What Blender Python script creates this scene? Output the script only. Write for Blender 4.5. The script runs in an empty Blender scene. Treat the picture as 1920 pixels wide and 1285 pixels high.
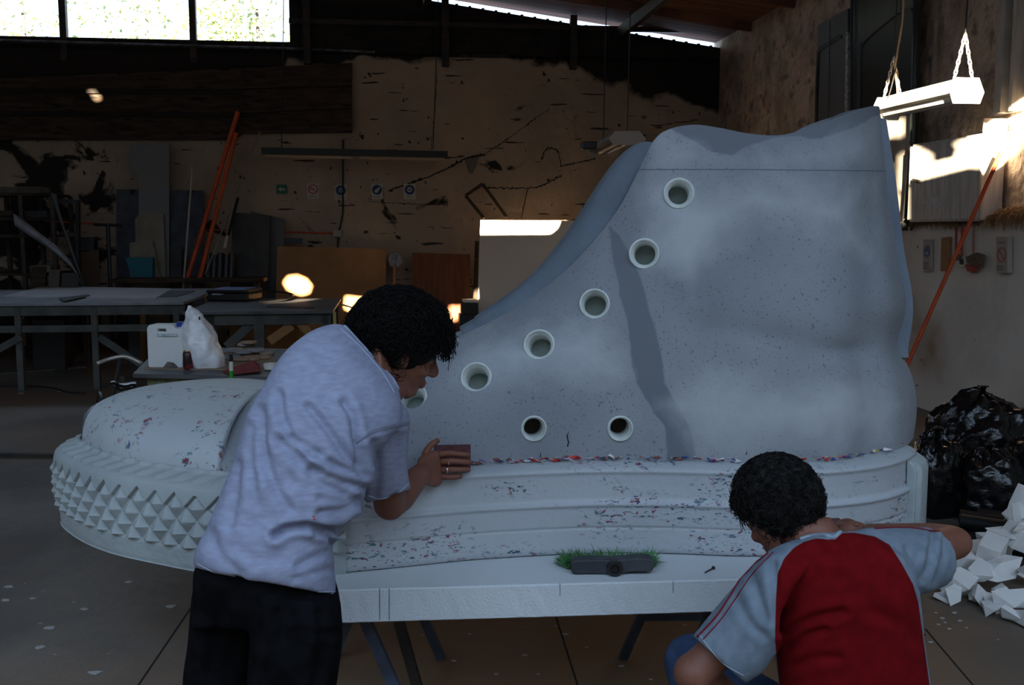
import bpy, bmesh, math, random
import numpy as np
from mathutils import Vector, Matrix, noise
from mathutils.bvhtree import BVHTree
random.seed(7); rng = np.random.default_rng(7)
S = bpy.context.scene; COL = S.collection
# ---------------------------------------------------------------- camera, sky, sun, exposure
FP = 1900.0; CX, CY = 960.0, 642.5; TH = math.atan(212.5/FP); CAMZ = 1.65
cam = bpy.data.cameras.new('camera'); cam.sensor_width = 36; cam.lens = 36*FP/1920; cam.clip_end = 300
cam_o = bpy.data.objects.new('camera', cam); COL.objects.link(cam_o)
cam_o.location = (0, 0, CAMZ); cam_o.rotation_euler = (math.pi/2-TH, 0, 0)
S.camera = cam_o
w = bpy.data.worlds.new('sky'); S.world = w; w.use_nodes = True
bg = w.node_tree.nodes['Background']; bg.inputs[0].default_value = (0.53, 0.73, 1.0, 1); bg.inputs[1].default_value = 3.05
SUND = Vector((0.2, 1.0, -0.15)).normalized()
sl = bpy.data.lights.new('sun', 'SUN'); sl.energy = 110; sl.color = (1.0, 0.80, 0.56); sl.angle = math.radians(0.22)
so = bpy.data.objects.new('sun', sl); COL.objects.link(so); so.location = (-5, -20, 12)
so.rotation_euler = SUND.to_track_quat('-Z', 'Y').to_euler()
S.view_settings.view_transform = 'Standard'; S.view_settings.look = 'None'
S.view_settings.gamma = 1; S.view_settings.use_curve_mapping = False; S.view_settings.exposure = 0.0

# ---------------------------------------------------------------- pixels to points
FWD = Vector((0, math.cos(TH), -math.sin(TH))); UP = Vector((0, math.sin(TH), math.cos(TH))); RT = Vector((1, 0, 0)); CO = Vector((0, 0, CAMZ))
def ray(px, py): return FWD + RT*((px-CX)/FP) + UP*(-(py-CY)/FP)
def P(px, py, Y):
    r = ray(px, py); return CO + r*(Y/r.y)
def F(px, py, z=0.0):
    r = ray(px, py); return CO + r*((z-CAMZ)/r.z)
def PX(v):
    """numpy: world verts -> pixel coords"""
    v = np.asarray(v, float)-np.array(CO); d = v@np.array(FWD)
    return CX+FP*(v@np.array(RT))/d, CY-FP*(v@np.array(UP))/d
PHI = math.radians(7.0)
E1 = Vector((math.cos(PHI), math.sin(PHI), 0)); E2 = Vector((-math.sin(PHI), math.cos(PHI), 0)); CORN = Vector((3.12, 15.58, 0))
def R(a, b, z): return CORN + E1*a + E2*b + Vector((0, 0, z))
def onb(px, py, b):       # ray meets plane b (parallel to the back wall) -> (a, z)
    r = ray(px, py); t = (b - (CO-CORN).dot(E2))/r.dot(E2); p = CO + r*t; return (p-CORN).dot(E1), p.z
def ona(px, py, a):       # ray meets plane a (parallel to the right wall) -> (b, z)
    r = ray(px, py); t = (a - (CO-CORN).dot(E1))/r.dot(E1); p = CO + r*t; return (p-CORN).dot(E2), p.z
RM = Matrix(((E1.x, E2.x, 0), (E1.y, E2.y, 0), (0, 0, 1)))

# ---------------------------------------------------------------- materials
def M(name, c1, c2=None, scale=6, lo=0.4, hi=0.6, rough=0.75, bump=0.0, bscale=40, metal=0, detail=6, stretch=(1,1,1), c3=None, s3=30, lo3=.6, hi3=.7, spec=0.3, trans=0, alpha=1, sheen=0):
    m = bpy.data.materials.new(name); m.use_nodes = True; nt = m.node_tree; N = nt.nodes; L = nt.links
    b = N['Principled BSDF']; b.inputs['Roughness'].default_value = rough; b.inputs['Metallic'].default_value = metal
    b.inputs['Specular IOR Level'].default_value = spec
    if trans: b.inputs['Transmission Weight'].default_value = trans
    if sheen: b.inputs['Sheen Weight'].default_value = sheen
    b.inputs['Alpha'].default_value = alpha
    b.inputs['Base Color'].default_value = (*c1, 1)
    tc = N.new('ShaderNodeTexCoord'); mp = N.new('ShaderNodeMapping'); mp.inputs['Scale'].default_value = stretch
    L.new(tc.outputs['Object'], mp.inputs['Vector'])
    m['out'] = 1
    def nz(sc, det=detail, dist=0.0):
        n = N.new('ShaderNodeTexNoise'); n.inputs['Scale'].default_value = sc; n.inputs['Detail'].default_value = det; n.inputs['Distortion'].default_value = dist
        L.new(mp.outputs[0], n.inputs['Vector']); return n.outputs['Fac']
    def ramp(src, a, z):
        r = N.new('ShaderNodeMapRange'); r.inputs['From Min'].default_value = a; r.inputs['From Max'].default_value = z; L.new(src, r.inputs['Value']); return r.outputs[0]
    def mix(fac, a, z):
        x = N.new('ShaderNodeMix'); x.data_type = 'RGBA'; L.new(fac, x.inputs[0])
        for i, v in ((6, a), (7, z)):
            if isinstance(v, tuple): x.inputs[i].default_value = (*v[:3], 1)
            else: L.new(v, x.inputs[i])
        return x.outputs[2]
    col = None
    if c2 is not None: col = mix(ramp(nz(scale), lo, hi), c1, c2)
    if c3 is not None: col = mix(ramp(nz(s3, 4), lo3, hi3), col if col is not None else c1, c3)
    if col is not None: L.new(col, b.inputs['Base Color'])
    if bump:
        bp = N.new('ShaderNodeBump'); bp.inputs['Strength'].default_value = 1; bp.inputs['Distance'].default_value = bump
        L.new(nz(bscale, 5), bp.inputs['Height']); L.new(bp.outputs[0], b.inputs['Normal'])
    m_tools[name] = (N, L, b, mp, nz, ramp, mix, col)
    return m
m_tools = {}

# ---------------------------------------------------------------- mesh helpers
class MB:
    def __init__(s): s.v = []; s.f = []; s.mi = []; s.cur = 0
    def add(s, vs, fs):
        o = len(s.v); s.v += [tuple(x) for x in vs]
        for f in fs: s.f.append(tuple(i+o for i in f)); s.mi.append(s.cur)
        return s
    def box(s, c, d, m=None, taper=1.0):
        m = m or Matrix.Identity(3); c = Vector(c); x, y, z = d[0]/2, d[1]/2, d[2]/2
        vs = []
        for zz in (-z, z):
            k = taper if zz > 0 else 1
            for xx, yy in ((-x,-y),(x,-y),(x,y),(-x,y)): vs.append(c + m@Vector((xx*k, yy*k, zz)))
        return s.add(vs, [(0,3,2,1),(4,5,6,7),(0,1,5,4),(1,2,6,5),(2,3,7,6),(3,0,4,7)])
    def rbox(s, a0, a1, b0, b1, z0, z1): return s.box(R((a0+a1)/2, (b0+b1)/2, (z0+z1)/2), (abs(a1-a0), abs(b1-b0), abs(z1-z0)), RM)
    def beam(s, p, q, w_, h_, up=None):   # rectangular bar from p to q
        p = Vector(p); q = Vector(q); t = (q-p); L_ = t.length; t.normalize(); up = Vector(up or (0,0,1))
        if abs(t.dot(up)) > .98: up = Vector((0,1,0)) if abs(t.y) < .9 else Vector((1,0,0))
        sx = t.cross(up).normalized(); u = sx.cross(t)
        return s.box((p+q)/2, (w_, L_, h_), Matrix((sx, t, u)).transposed())
    def prism(s, pts, dv):                # closed polygon (3D pts) extruded by dv
        pts = [Vector(p) for p in pts]; n = len(pts); dv = Vector(dv)
        fs = [tuple(range(n)), tuple(reversed(range(n, 2*n)))]
        fs += [(i, i+n, (i+1) % n+n, (i+1) % n) for i in range(n)]
        return s.add(pts+[p+dv for p in pts], fs)
    def tube(s, pts, r, n=8, cap=True, flat=1.0):
        pts = [Vector(p) for p in pts]; k = len(pts); rs = r if isinstance(r, (list, tuple)) else [r]*k
        vs = []; prev = None
        for i, p in enumerate(pts):
            t = (pts[min(i+1, k-1)]-pts[max(i-1, 0)])
            t = t.normalized() if t.length > 1e-9 else Vector((0,0,1))
            if prev is None:
                u = t.cross(Vector((0,0,1)));
                if u.length < .1: u = t.cross(Vector((1,0,0)))
            else: u = prev - t*prev.dot(t)
            u.normalize(); prev = u; w_ = t.cross(u)
            for j in range(n):
                a = 2*math.pi*j/n; vs.append(p + u*math.cos(a)*rs[i] + w_*math.sin(a)*rs[i]*flat)
        fs = [(i*n+j, i*n+(j+1) % n, (i+1)*n+(j+1) % n, (i+1)*n+j) for i in range(k-1) for j in range(n)]
        if cap: fs += [tuple(reversed(range(n))), tuple(range((k-1)*n, k*n))]
        return s.add(vs, fs)
    def lathe(s, prof, c=(0,0,0), m=None, n=32, closed=False):   # prof: (r, h) along local z
        m = m or Matrix.Identity(3); c = Vector(c); vs = []
        for r, h in prof:
            for j in range(n):
                a = 2*math.pi*j/n; vs.append(c + m@Vector((r*math.cos(a), r*math.sin(a), h)))
        k = len(prof); fs = [(i*n+j, i*n+(j+1) % n, ((i+1) % k)*n+(j+1) % n, ((i+1) % k)*n+j) for i in range(k if closed else k-1) for j in range(n)]
        if not closed: fs += [tuple(reversed(range(n))), tuple(range((k-1)*n, k*n))]
        return s.add(vs, fs)
    def grid(s, G, cu=False, cv=False):   # G[i][j] points
        nu, nv = len(G), len(G[0]); vs = [p for row in G for p in row]
        fs = [(i*nv+j, ((i+1) % nu)*nv+j, ((i+1) % nu)*nv+(j+1) % nv, i*nv+(j+1) % nv) for i in range(nu if cu else nu-1) for j in range(nv if cv else nv-1)]
        return s.add(vs, fs)
    def ell(s, c, r, m=None, nu=16, nv=12):
        m = m or Matrix.Identity(3); c = Vector(c); vs = [c+m@Vector((0,0,-r[2]))]
        for i in range(1, nv):
            p = -math.pi/2+math.pi*i/nv
            for j in range(nu):
                a = 2*math.pi*j/nu; vs.append(c+m@Vector((r[0]*math.cos(p)*math.cos(a), r[1]*math.cos(p)*math.sin(a), r[2]*math.sin(p))))
        vs.append(c+m@Vector((0,0,r[2]))); e = len(vs)-1
        fs = [(0, 1+(j+1) % nu, 1+j) for j in range(nu)]
        fs += [(1+i*nu+j, 1+i*nu+(j+1) % nu, 1+(i+1)*nu+(j+1) % nu, 1+(i+1)*nu+j) for i in range(nv-2) for j in range(nu)]
        fs += [(e, 1+(nv-2)*nu+j, 1+(nv-2)*nu+(j+1) % nu) for j in range(nu)]
        return s.add(vs, fs)
def link(o, parent=None, label=None, cat=None, group=None, kind=None):
    COL.objects.link(o)
    if parent is not None: o.parent = parent
    if label: o['label'] = label
    if cat: o['category'] = cat
    if group: o['group'] = group
    if kind: o['kind'] = kind
    return o
def mk(name, mb, mat, parent=None, label=None, cat=None, group=None, kind=None, smooth=False, bevel=0, fix=True, sub=0, auto=None):
    """one mesh object, its origin at the base centre"""
    v = np.array(mb.v, float) if isinstance(mb, MB) else np.array(mb[0], float); f = mb.f if isinstance(mb, MB) else mb[1]
    o0 = np.array([(v[:,0].min()+v[:,0].max())/2, (v[:,1].min()+v[:,1].max())/2, v[:,2].min()])
    me = bpy.data.meshes.new(name); me.from_pydata((v-o0).tolist(), [], f)
    mats = mat if isinstance(mat, (list, tuple)) else [mat]
    for m_ in mats: me.materials.append(m_)
    if isinstance(mb, MB) and len(mats) > 1:
        for p, i in zip(me.polygons, mb.mi): p.material_index = i
    if fix:
        bm = bmesh.new(); bm.from_mesh(me); bmesh.ops.recalc_face_normals(bm, faces=bm.faces); bm.to_mesh(me); bm.free()
    if smooth or auto:
        me.polygons.foreach_set('use_smooth', [True]*len(me.polygons))
        if auto: me.set_sharp_from_angle(angle=math.radians(auto))
    o = bpy.data.objects.new(name, me); link(o, parent, label, cat, group, kind)
    po = wloc(parent) if parent is not None else Vector((0,0,0))
    o.location = Vector(o0.tolist()) - po; o['w'] = o0.tolist()
    if bevel:
        b = o.modifiers.new('bevel', 'BEVEL'); b.width = bevel; b.segments = 2; b.limit_method = 'ANGLE'
    if sub:
        b = o.modifiers.new('sub', 'SUBSURF'); b.levels = sub; b.render_levels = sub
    return o
def wloc(o):
    l = Vector((0,0,0))
    while o is not None: l += Vector(o.location); o = o.parent
    return l
def root(name, loc, label, cat, group=None):
    o = bpy.data.objects.new(name, None); o.empty_display_size = .1; o.location = loc
    return link(o, None, label, cat, group)
def copy_tree(o, parent=None):
    c = o.copy(); COL.objects.link(c); c.parent = parent
    for ch in list(o.children): copy_tree(ch, c)
    return c
def cr(pts, n, closed=False):      # Catmull-Rom resample of points (any dimension)
    p = np.array([list(x) for x in pts], float); k = len(p); out = []
    segs = k if closed else k-1
    for t in np.linspace(0, segs, n, endpoint=not closed):
        i = min(int(t), segs-1); u = t-i
        g = (lambda j: p[j % k]) if closed else (lambda j: p[j] if 0 <= j < k else (2*p[0]-p[1] if j < 0 else 2*p[-1]-p[-2]))
        a, b, c, d = g(i-1), g(i), g(i+1), g(i+2)
        out.append(.5*((2*b)+(c-a)*u+(2*a-5*b+4*c-d)*u*u+(3*b-a-3*c+d)*u**3))
    return np.array(out)
def resamp(p, n):                  # equal arc length
    p = np.asarray(p, float); d = np.r_[0, np.cumsum(np.linalg.norm(np.diff(p, axis=0), axis=1))]
    t = np.linspace(0, d[-1], n); return np.stack([np.interp(t, d, p[:, i]) for i in range(p.shape[1])], 1)
def evalmesh(o):
    dg = bpy.context.evaluated_depsgraph_get(); e = o.evaluated_get(dg); me = bpy.data.meshes.new_from_object(e); return me
def sdpoly(x, y, poly):            # signed distance, inside positive (numpy, px)
    poly = np.array(poly, float); n = len(poly); d = np.full(x.shape, 1e9); ins = np.zeros(x.shape, bool)
    for i in range(n):
        a = poly[i]; b = poly[(i+1) % n]; e = b-a; t = np.clip(((x-a[0])*e[0]+(y-a[1])*e[1])/(e@e+1e-9), 0, 1)
        d = np.minimum(d, np.hypot(x-a[0]-t*e[0], y-a[1]-t*e[1]))
        c = ((a[1] > y) != (b[1] > y)) & (x < (b[0]-a[0])*(y-a[1])/(b[1]-a[1]+1e-12)+a[0]); ins ^= c
    return np.where(ins, d, -d)
def dline(x, y, line):             # distance to a polyline (px)
    l = np.array(line, float); d = np.full(x.shape, 1e9)
    for a, b in zip(l[:-1], l[1:]):
        e = b-a; t = np.clip(((x-a[0])*e[0]+(y-a[1])*e[1])/(e@e+1e-9), 0, 1); d = np.minimum(d, np.hypot(x-a[0]-t*e[0], y-a[1]-t*e[1]))
    return d
def organic(pieces, voxel, smooth=6):
    """merge closed pieces into one continuous skin -> (verts, faces)"""
    me = bpy.data.meshes.new('t'); me.from_pydata(pieces.v, [], pieces.f)
    bm = bmesh.new(); bm.from_mesh(me); bmesh.ops.recalc_face_normals(bm, faces=bm.faces); bm.to_mesh(me); bm.free()
    o = bpy.data.objects.new('t', me); COL.objects.link(o)
    r = o.modifiers.new('r', 'REMESH'); r.mode = 'VOXEL'; r.voxel_size = voxel
    s_ = o.modifiers.new('s', 'SMOOTH'); s_.factor = .5; s_.iterations = smooth
    m2 = evalmesh(o); v = np.empty(len(m2.vertices)*3); m2.vertices.foreach_get('co', v); v = v.reshape(-1, 3)
    f = [tuple(p.vertices) for p in m2.polygons]
    bpy.data.objects.remove(o); bpy.data.meshes.remove(me); bpy.data.meshes.remove(m2); return v, f
def vnormals(v, f):
    n = np.zeros_like(v); fa = np.array([q[:4] if len(q) >= 4 else (*q, q[-1]) for q in f])
    a = v[fa[:,2]]-v[fa[:,0]]; b = v[fa[:,3]]-v[fa[:,1]]; c = np.cross(a, b)
    for k in range(4): np.add.at(n, fa[:,k], c)
    return n/(np.linalg.norm(n, axis=1, keepdims=True)+1e-12)
def attr(o, name, arr):
    a = o.data.attributes.new(name, 'FLOAT', 'POINT'); a.data.foreach_set('value', np.asarray(arr, float).ravel())
def loft(stations, n=28, ex=2.0, cap=True):
    """stations: (Lpx, Rpx, Y or (YL,YR), depth radius[, bulge]) -> ring list, ellipse rings"""
    rings = []
    for st in stations:
        L_, R_, Y, rd = st[:4]; yl, yr = (Y if isinstance(Y, tuple) else (Y, Y))
        a = P(*L_, yl); b = P(*R_, yr); c = (a+b)/2; ux = (b-a)/2; view = (c-CO).normalized()
        dv = (view - ux.normalized()*view.dot(ux.normalized())).normalized()*rd
        ring = []
        for j in range(n):
            t = 2*math.pi*j/n; cx, sy = math.cos(t), math.sin(t)
            cx = math.copysign(abs(cx)**(2/ex), cx); sy = math.copysign(abs(sy)**(2/ex), sy)
            ring.append(c+ux*cx+dv*sy)
        rings.append(ring)
    return rings
def lofted(mb, stations, n=28, ex=2.0, k=4):
    rings = loft(stations, n, ex); m_ = len(rings)
    A = np.array([[list(p) for p in r] for r in rings]); flat = A.reshape(m_, -1)
    B = cr(flat, (m_-1)*k+1).reshape(-1, n, 3)
    o = len(mb.v); mb.grid([[Vector(q.tolist()) for q in r] for r in B], cv=True)
    mb.f.append(tuple(range(o, o+n))); mb.mi.append(mb.cur); mb.f.append(tuple(range(o+(len(B)-1)*n, o+len(B)*n))); mb.mi.append(mb.cur)
# ================================================================ THE ROOM
def roofz(a): return Z0R + SR*(-a)
a2, z2_ = onb(870, -4, 0); a1, z1_ = onb(1350, 75, 0)
SR = (z2_-z1_)/(a1-a2); Z0R = z1_ + SR*a1
WA = -17.9; FB = -23.5       # left wall, added sun screen
m_plaster = M('old_plaster', (.30,.25,.20), (.22,.19,.155), scale=1.2, rough=.95, bump=.02, bscale=9, c3=(.02,.017,.015), s3=2.6, lo3=.60, hi3=.63, detail=8)
m_rough = M('rough_render', (.54,.43,.34), (.34,.27,.21), scale=2.2, rough=.95, bump=.07, bscale=7, c3=(.22,.18,.145), s3=6, lo3=.55, hi3=.68)
m_sheet = M('dark_sheeting', (.020,.017,.015), (.035,.028,.022), scale=1.5, rough=.8, bump=.01, stretch=(1,1,6))
m_rust = M('blackened_masonry', (.05,.042,.036), (.018,.016,.014), scale=3, rough=.95, bump=.06, bscale=6)
m_roof = M('roof_boards', (.30,.13,.08), (.16,.075,.05), scale=2, rough=.85, bump=.01, stretch=(.3,6,1))
m_steel = M('dark_steel', (.035,.033,.032), (.06,.045,.035), scale=8, rough=.6, metal=.3)
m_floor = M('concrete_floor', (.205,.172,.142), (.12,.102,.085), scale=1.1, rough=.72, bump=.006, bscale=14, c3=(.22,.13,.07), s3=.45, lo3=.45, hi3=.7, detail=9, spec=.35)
# plaster: lower wall cleaner, black mould patches towards the left
def back_wall_mat():
    m = M('stained_plaster', (.43,.325,.235), (.325,.255,.19), scale=1.1, rough=.95, bump=.02, bscale=9, detail=8)
    N, L, b, mp, nz, ramp, mix, col = m_tools['stained_plaster']
    geo = N.new('ShaderNodeNewGeometry'); sx = N.new('ShaderNodeSeparateXYZ'); L.new(geo.outputs['Position'], sx.inputs[0])
    def math_(op, a, c=None):
        n = N.new('ShaderNodeMath'); n.operation = op
        for i, v in enumerate((a, c)):
            if v is None: continue
            if isinstance(v, (int, float)): n.inputs[i].default_value = v
            else: L.new(v, n.inputs[i])
        return n.outputs[0]
    # mould: noise threshold rises with x (left side mouldy)
    left = ramp(sx.outputs[0], -7.5, -3.4)
    n1 = nz(1.7, 9, .6); t = math_('SUBTRACT', n1, math_('MULTIPLY', left, .16))
    f1 = ramp(t, .475, .51)
    # blackened masonry band at the top, ragged edge
    n2 = nz(1.3, 7, .3); h = math_('ADD', sx.outputs[2], math_('MULTIPLY', n2, 1.0))
    rx = ramp(sx.outputs[0], .5, 3.2); h = math_('ADD', h, math_('MULTIPLY', rx, .75)); h = math_('ADD', h, math_('MULTIPLY', ramp(sx.outputs[0], -3.2, -3.7), .75))
    f2 = ramp(h, 4.55, 4.63)
    # pits and scratches
    n3 = nz(9, 3); f3 = ramp(n3, .69, .71)
    mp2 = N.new('ShaderNodeMapping'); mp2.inputs['Scale'].default_value = (.7, .7, 6); mp2.inputs['Rotation'].default_value = (0, .12, 0)
    tc = [x for x in N if x.type == 'TEX_COORD'][0]; L.new(tc.outputs['Object'], mp2.inputs[0])
    n4 = N.new('ShaderNodeTexNoise'); n4.inputs['Scale'].default_value = 2.4; n4.inputs['Detail'].default_value = 7; L.new(mp2.outputs[0], n4.inputs['Vector'])
    f4 = ramp(n4.outputs[0], .655, .67)
    # thin wandering cracks
    n5 = nz(.55, 5, 1.2); f5 = ramp(math_('ABSOLUTE', math_('SUBTRACT', n5, .5)), .0022, .0012)
    c = mix(f3, col, (.035,.03,.025)); c = mix(f4, c, (.05,.042,.035)); c = mix(f1, c, (.022,.02,.017)); c = mix(f2, c, (.022,.018,.015))
    L.new(c, b.inputs['Base Color']); return m
m_back = back_wall_mat()
def right_wall_mat():
    m = M('smeared_render', (.72,.66,.57), (.58,.53,.47), scale=1.0, rough=.95, bump=.012, bscale=8, detail=8, c3=(.26,.17,.08), s3=.9, lo3=.55, hi3=.75)
    N, L, b, mp, nz, ramp, mix, col = m_tools['smeared_render']
    c = mix(ramp(nz(7, 3), .73, .75), col, (.16,.14,.12))
    L.new(c, b.inputs['Base Color']); return m
m_rlow = right_wall_mat()
# floor; warm light under and behind the slab painted into the colour as brown
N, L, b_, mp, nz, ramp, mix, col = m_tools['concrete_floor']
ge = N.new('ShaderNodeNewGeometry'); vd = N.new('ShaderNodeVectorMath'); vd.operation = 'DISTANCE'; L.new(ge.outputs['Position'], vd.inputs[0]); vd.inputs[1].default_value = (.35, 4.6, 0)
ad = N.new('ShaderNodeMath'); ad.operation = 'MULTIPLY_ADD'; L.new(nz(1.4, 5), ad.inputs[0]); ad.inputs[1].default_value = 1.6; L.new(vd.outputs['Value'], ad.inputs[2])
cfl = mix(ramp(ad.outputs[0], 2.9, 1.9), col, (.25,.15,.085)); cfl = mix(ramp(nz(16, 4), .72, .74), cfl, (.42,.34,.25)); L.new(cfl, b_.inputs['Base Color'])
# floor
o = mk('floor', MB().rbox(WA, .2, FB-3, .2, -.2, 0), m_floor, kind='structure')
# back wall: masonry below, dark sheets above with the window opening
zm = onb(700, 118, 0)[1]; zsill = onb(362, 76, 0)[1]
aw0, aw1 = onb(-400, 0, 0)[0], onb(543, 60, 0)[0]
zl = onb(0, 67, 0)[1]; zr_ = onb(543, 84, 0)[1]; zsill = (zl+zr_)/2
o = mk('wall_back', MB().rbox(WA-.3, .3, 0, .3, 0, zm+.15), m_back, kind='structure')
mb = MB()
def up(a0, a1_, z0, z1a, z1b): mb.prism([R(a0,0,z0), R(a1_,0,z0), R(a1_,0,z1b), R(a0,0,z1a)], E2*.06)
gap = .115
up(aw1, 0.0, zm+.1, roofz(aw1)-gap, roofz(0)-gap); up(WA, aw0, zm+.1, roofz(WA)-gap, roofz(aw0)-gap)
up(aw0, aw1, zm+.1, zsill, zsill); up(aw0, aw1, zsill+1.7, roofz(aw0)-gap, roofz(aw1)-gap)
a_ = aw1+.1
while a_ < -.1:      # corrugation ribs of the sheeting
    mb.box(R(a_, -.012, (zm+roofz(a_)-gap)/2+.06), (.04, .03, roofz(a_)-gap-zm-.1), RM); a_ += .19
o = mk('wall_back_sheeting', mb, m_sheet, kind='structure'); o.name = 'trim_1'
# horizontal rails and posts in front of the sheeting
mb = MB()
for z in (zm+.55, zm+1.15): mb.beam(R(aw1, -.05, z), R(-.1, -.05, z-.12 if False else z), .06, .07)
mk('trim_2', mb, m_steel, kind='structure')
for i, px in enumerate((575, 835, 1075)):
    a_, _ = onb(px, 60, -.1); mk('trim_%d' % (3+i), MB().rbox(a_-.05, a_+.05, -.15, -.05, zm-.05, roofz(a_)-.02), m_steel, kind='structure')
m_crack = M('wall_crack', (.03,.025,.02), rough=1)
def wcrack(pts, r, k):
    q = cr(pts, 40); w3 = []
    for i, (x, y) in enumerate(q):
        a_, z = onb(x+2.5*noise.noise((i*.8, k, 0)), y+3.5*noise.noise((i*.7, k+5, 0)), -.004); w3.append(R(a_, -.004, z))
    mk('trim_%d' % (50+k), MB().tube(w3, [r*(.4+abs(noise.noise((i*.5, k, 3)))*1.8) for i in range(40)], 5), m_crack, kind='structure')
wcrack([(728,358),(780,340),(835,318),(872,298),(908,290)], .020, 0); wcrack([(908,290),(950,262),(1000,225),(1030,205)], .008, 1); wcrack([(905,352),(960,353),(1010,350),(1050,330)], .014, 2)
wcrack([(1015,300),(1025,280),(1045,283),(1052,312)], .012, 3); wcrack([(1050,312),(1080,306),(1115,298)], .012, 4); wcrack([(690,378),(760,382),(840,384)], .008, 5); wcrack([(820,130),(816,200),(808,280)], .005, 6)
board_ = [(870,298),(900,292),(893,312),(885,328),(878,322)]
mk('trim_57', MB().prism([R(onb(x, y, -.004)[0], -.004, onb(x, y, -.004)[1]) for x, y in board_], E2*.004), M('bare_patch', (.17,.14,.12), rough=1), kind='structure')
mb = MB(); mb.tube([R(aw0,-.03,zm+.22), R(aw1+.2,-.03,zm+.17), R(aw1+1.2,-.03,zm+.15)], .02, 6)
mk('trim_6', mb, M('grey_mortar_edge', (.16,.16,.17), (.06,.06,.06), scale=9), kind='structure')
# window with mullions and glass
wf = MB()
for px in (119, 362):
    a_, _ = onb(px, 60, 0); wf.rbox(a_-.045, a_+.045, -.03, .07, zsill-.3, zsill+1.7)
wf.rbox(aw0, aw1, 0, .06, zsill-.04, zsill+.02); wf.rbox(aw0, aw1, 0, .06, zsill+1.66, zsill+1.72)
win = mk('window_1', wf, m_steel, kind='structure')
# right wall: rough plaster above, smeared render below (slightly proud), full length
zlow = 1.68
mk('wall_right', MB().rbox(0, .3, FB-.2, .3, 0, 4.6+.2), m_rough, kind='structure')
rng2 = random.Random(3)
mb = MB(); G = []
bs = np.linspace(-14.8, 0, 120)
for bb in bs:
    e = .035*noise.noise((bb*1.3, 0, 0)) + (.05 if bb < -7.1 else 0)*1
    z = zlow + e + (.06*math.exp(-((bb+7.9)/.5)**2))
    G.append([R(-.10,bb,0), R(-.10,bb,z-.05), R(-.085,bb,z), R(-.04,bb,z+.025), R(.02,bb,z+.03), R(.02, bb, 0)])
mb.grid(G, cv=True); mb.f.append(tuple(range(6))); mb.mi.append(0)
mk('trim_7', mb, m_rlow, kind='structure', auto=40)
mk('wall_left', MB().prism([R(WA,FB,0), R(WA,.2,0), R(WA,.2,roofz(WA)), R(WA,FB,roofz(WA)+1.2)], -E1*.3), m_rough, kind='structure')
# ceiling: roof boards, open to the sky over the yard behind the camera
BR = -14.6
mb = MB(); mb.prism([R(.35,BR,roofz(.35)), R(WA-.3,BR,roofz(WA-.3)), R(WA-.3,.25,roofz(WA-.3)), R(.35,.25,roofz(.35))], (0,0,.12))
mk('ceiling', mb, m_roof, kind='structure')
mb = MB(); b_ = -14.9; k = 8
for bb in np.arange(-14.8, -.5, 1.5):
    o = mk('trim_%d' % k, MB().beam(R(.0,bb,roofz(0)-.06), R(WA,bb,roofz(WA)-.06), .07, .12), m_roof, kind='structure'); k += 1
for aa in (-1.6, -4.4, -12.0):
    o = mk('trim_%d' % k, MB().beam(R(aa,BR,roofz(aa)-.20), R(aa,-.1,roofz(aa)-.20), .08, .16), m_steel, kind='structure'); k += 1
# added unseen screen behind the camera; holes shaped to throw the sun patches
def front_ab(p):      # world point -> where its sun ray crossed the added screen
    p = Vector(p); t = ((p-CORN).dot(E2)-FB)/SUND.dot(E2); q = p-SUND*t; return (q-CORN).dot(E1), q.z
holes = []
def hole_on_b(px, b): holes.append([front_ab(R(*(lambda az: (az[0], b, az[1]))(onb(x, y, b)))) for x, y in px])
def hole_on_a(px, a): holes.append([front_ab(R(*(lambda bz: (a, bz[0], bz[1]))(ona(x, y, a)))) for x, y in px])
def hole_w(pts): holes.append([front_ab(p) for p in pts])
hole_on_b([(896,404),(1052,404),(1044,426),(1032,436),(896,437)], -.62)
hole_on_b([(532,530),(540,519),(556,517),(574,524),(584,536),(580,549),(566,553),(550,548),(538,541)], -.5)
hole_on_b([(172,174),(180,172),(187,176),(191,186),(184,190),(176,184)], -.12)
hole_on_b([(648,556),(735,566),(720,576),(690,577),(660,584),(646,578)], -.5)
hole_on_b([(662,592),(700,586),(726,588),(720,597),(680,598)], -.5)
hole_on_b([(842,574),(866,574),(862,590),(852,602),(840,596)], -.5)
hole_on_b([(888,548),(896,542),(897,560),(884,562)], -.55)
hole_on_a([(1706,260),(1752,285),(1755,300),(1797,290),(1806,268),(1798,257),(1828,253),(1832,235),(1845,216),(1862,224),(1921,178),(2020,100),(2020,200),(1920,275),(1872,307),(1830,304),(1704,337)], -.30)
hole_on_a([(1640,220),(1698,222),(1698,254),(1680,253),(1660,257),(1640,254)], -.16)
hole_on_a([(1640,330),(1690,368),(1690,425),(1640,425)], -.16)
LN, LF = P(1812,169,6.2), P(1664,203,7.14)      # near and far end of the hanging lamp
hole_w([LF+Vector((-.14,0,.0)), LN+Vector((-.14,0,.0)), LN+Vector((-.14,0,-.10)), LN+Vector((.2,0,-.10)), LN+Vector((.2,0,.35)), LN+Vector((-.05,0,.35)), LF+Vector((-.12,0,.12))])
fw = mk('added_sun_screen', MB().prism([R(a, FB-.02, z) for a, z in ((WA-.3,0),(.3,0),(.3,roofz(0)+1.5),(WA-.3,roofz(WA)+1.5))], E2*.04), m_rough, kind='structure')
cuts = []
for h in holes:
    c_ = mk('cut', MB().prism([R(a, FB-.2, z) for a, z in h], E2*.4), m_rough); cuts.append(c_)
    b_ = fw.modifiers.new('h', 'BOOLEAN'); b_.operation = 'DIFFERENCE'; b_.solver = 'EXACT'; b_.object = c_
me = evalmesh(fw); fw.modifiers.clear(); fw.data = me
for c_ in cuts: bpy.data.objects.remove(c_)
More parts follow.
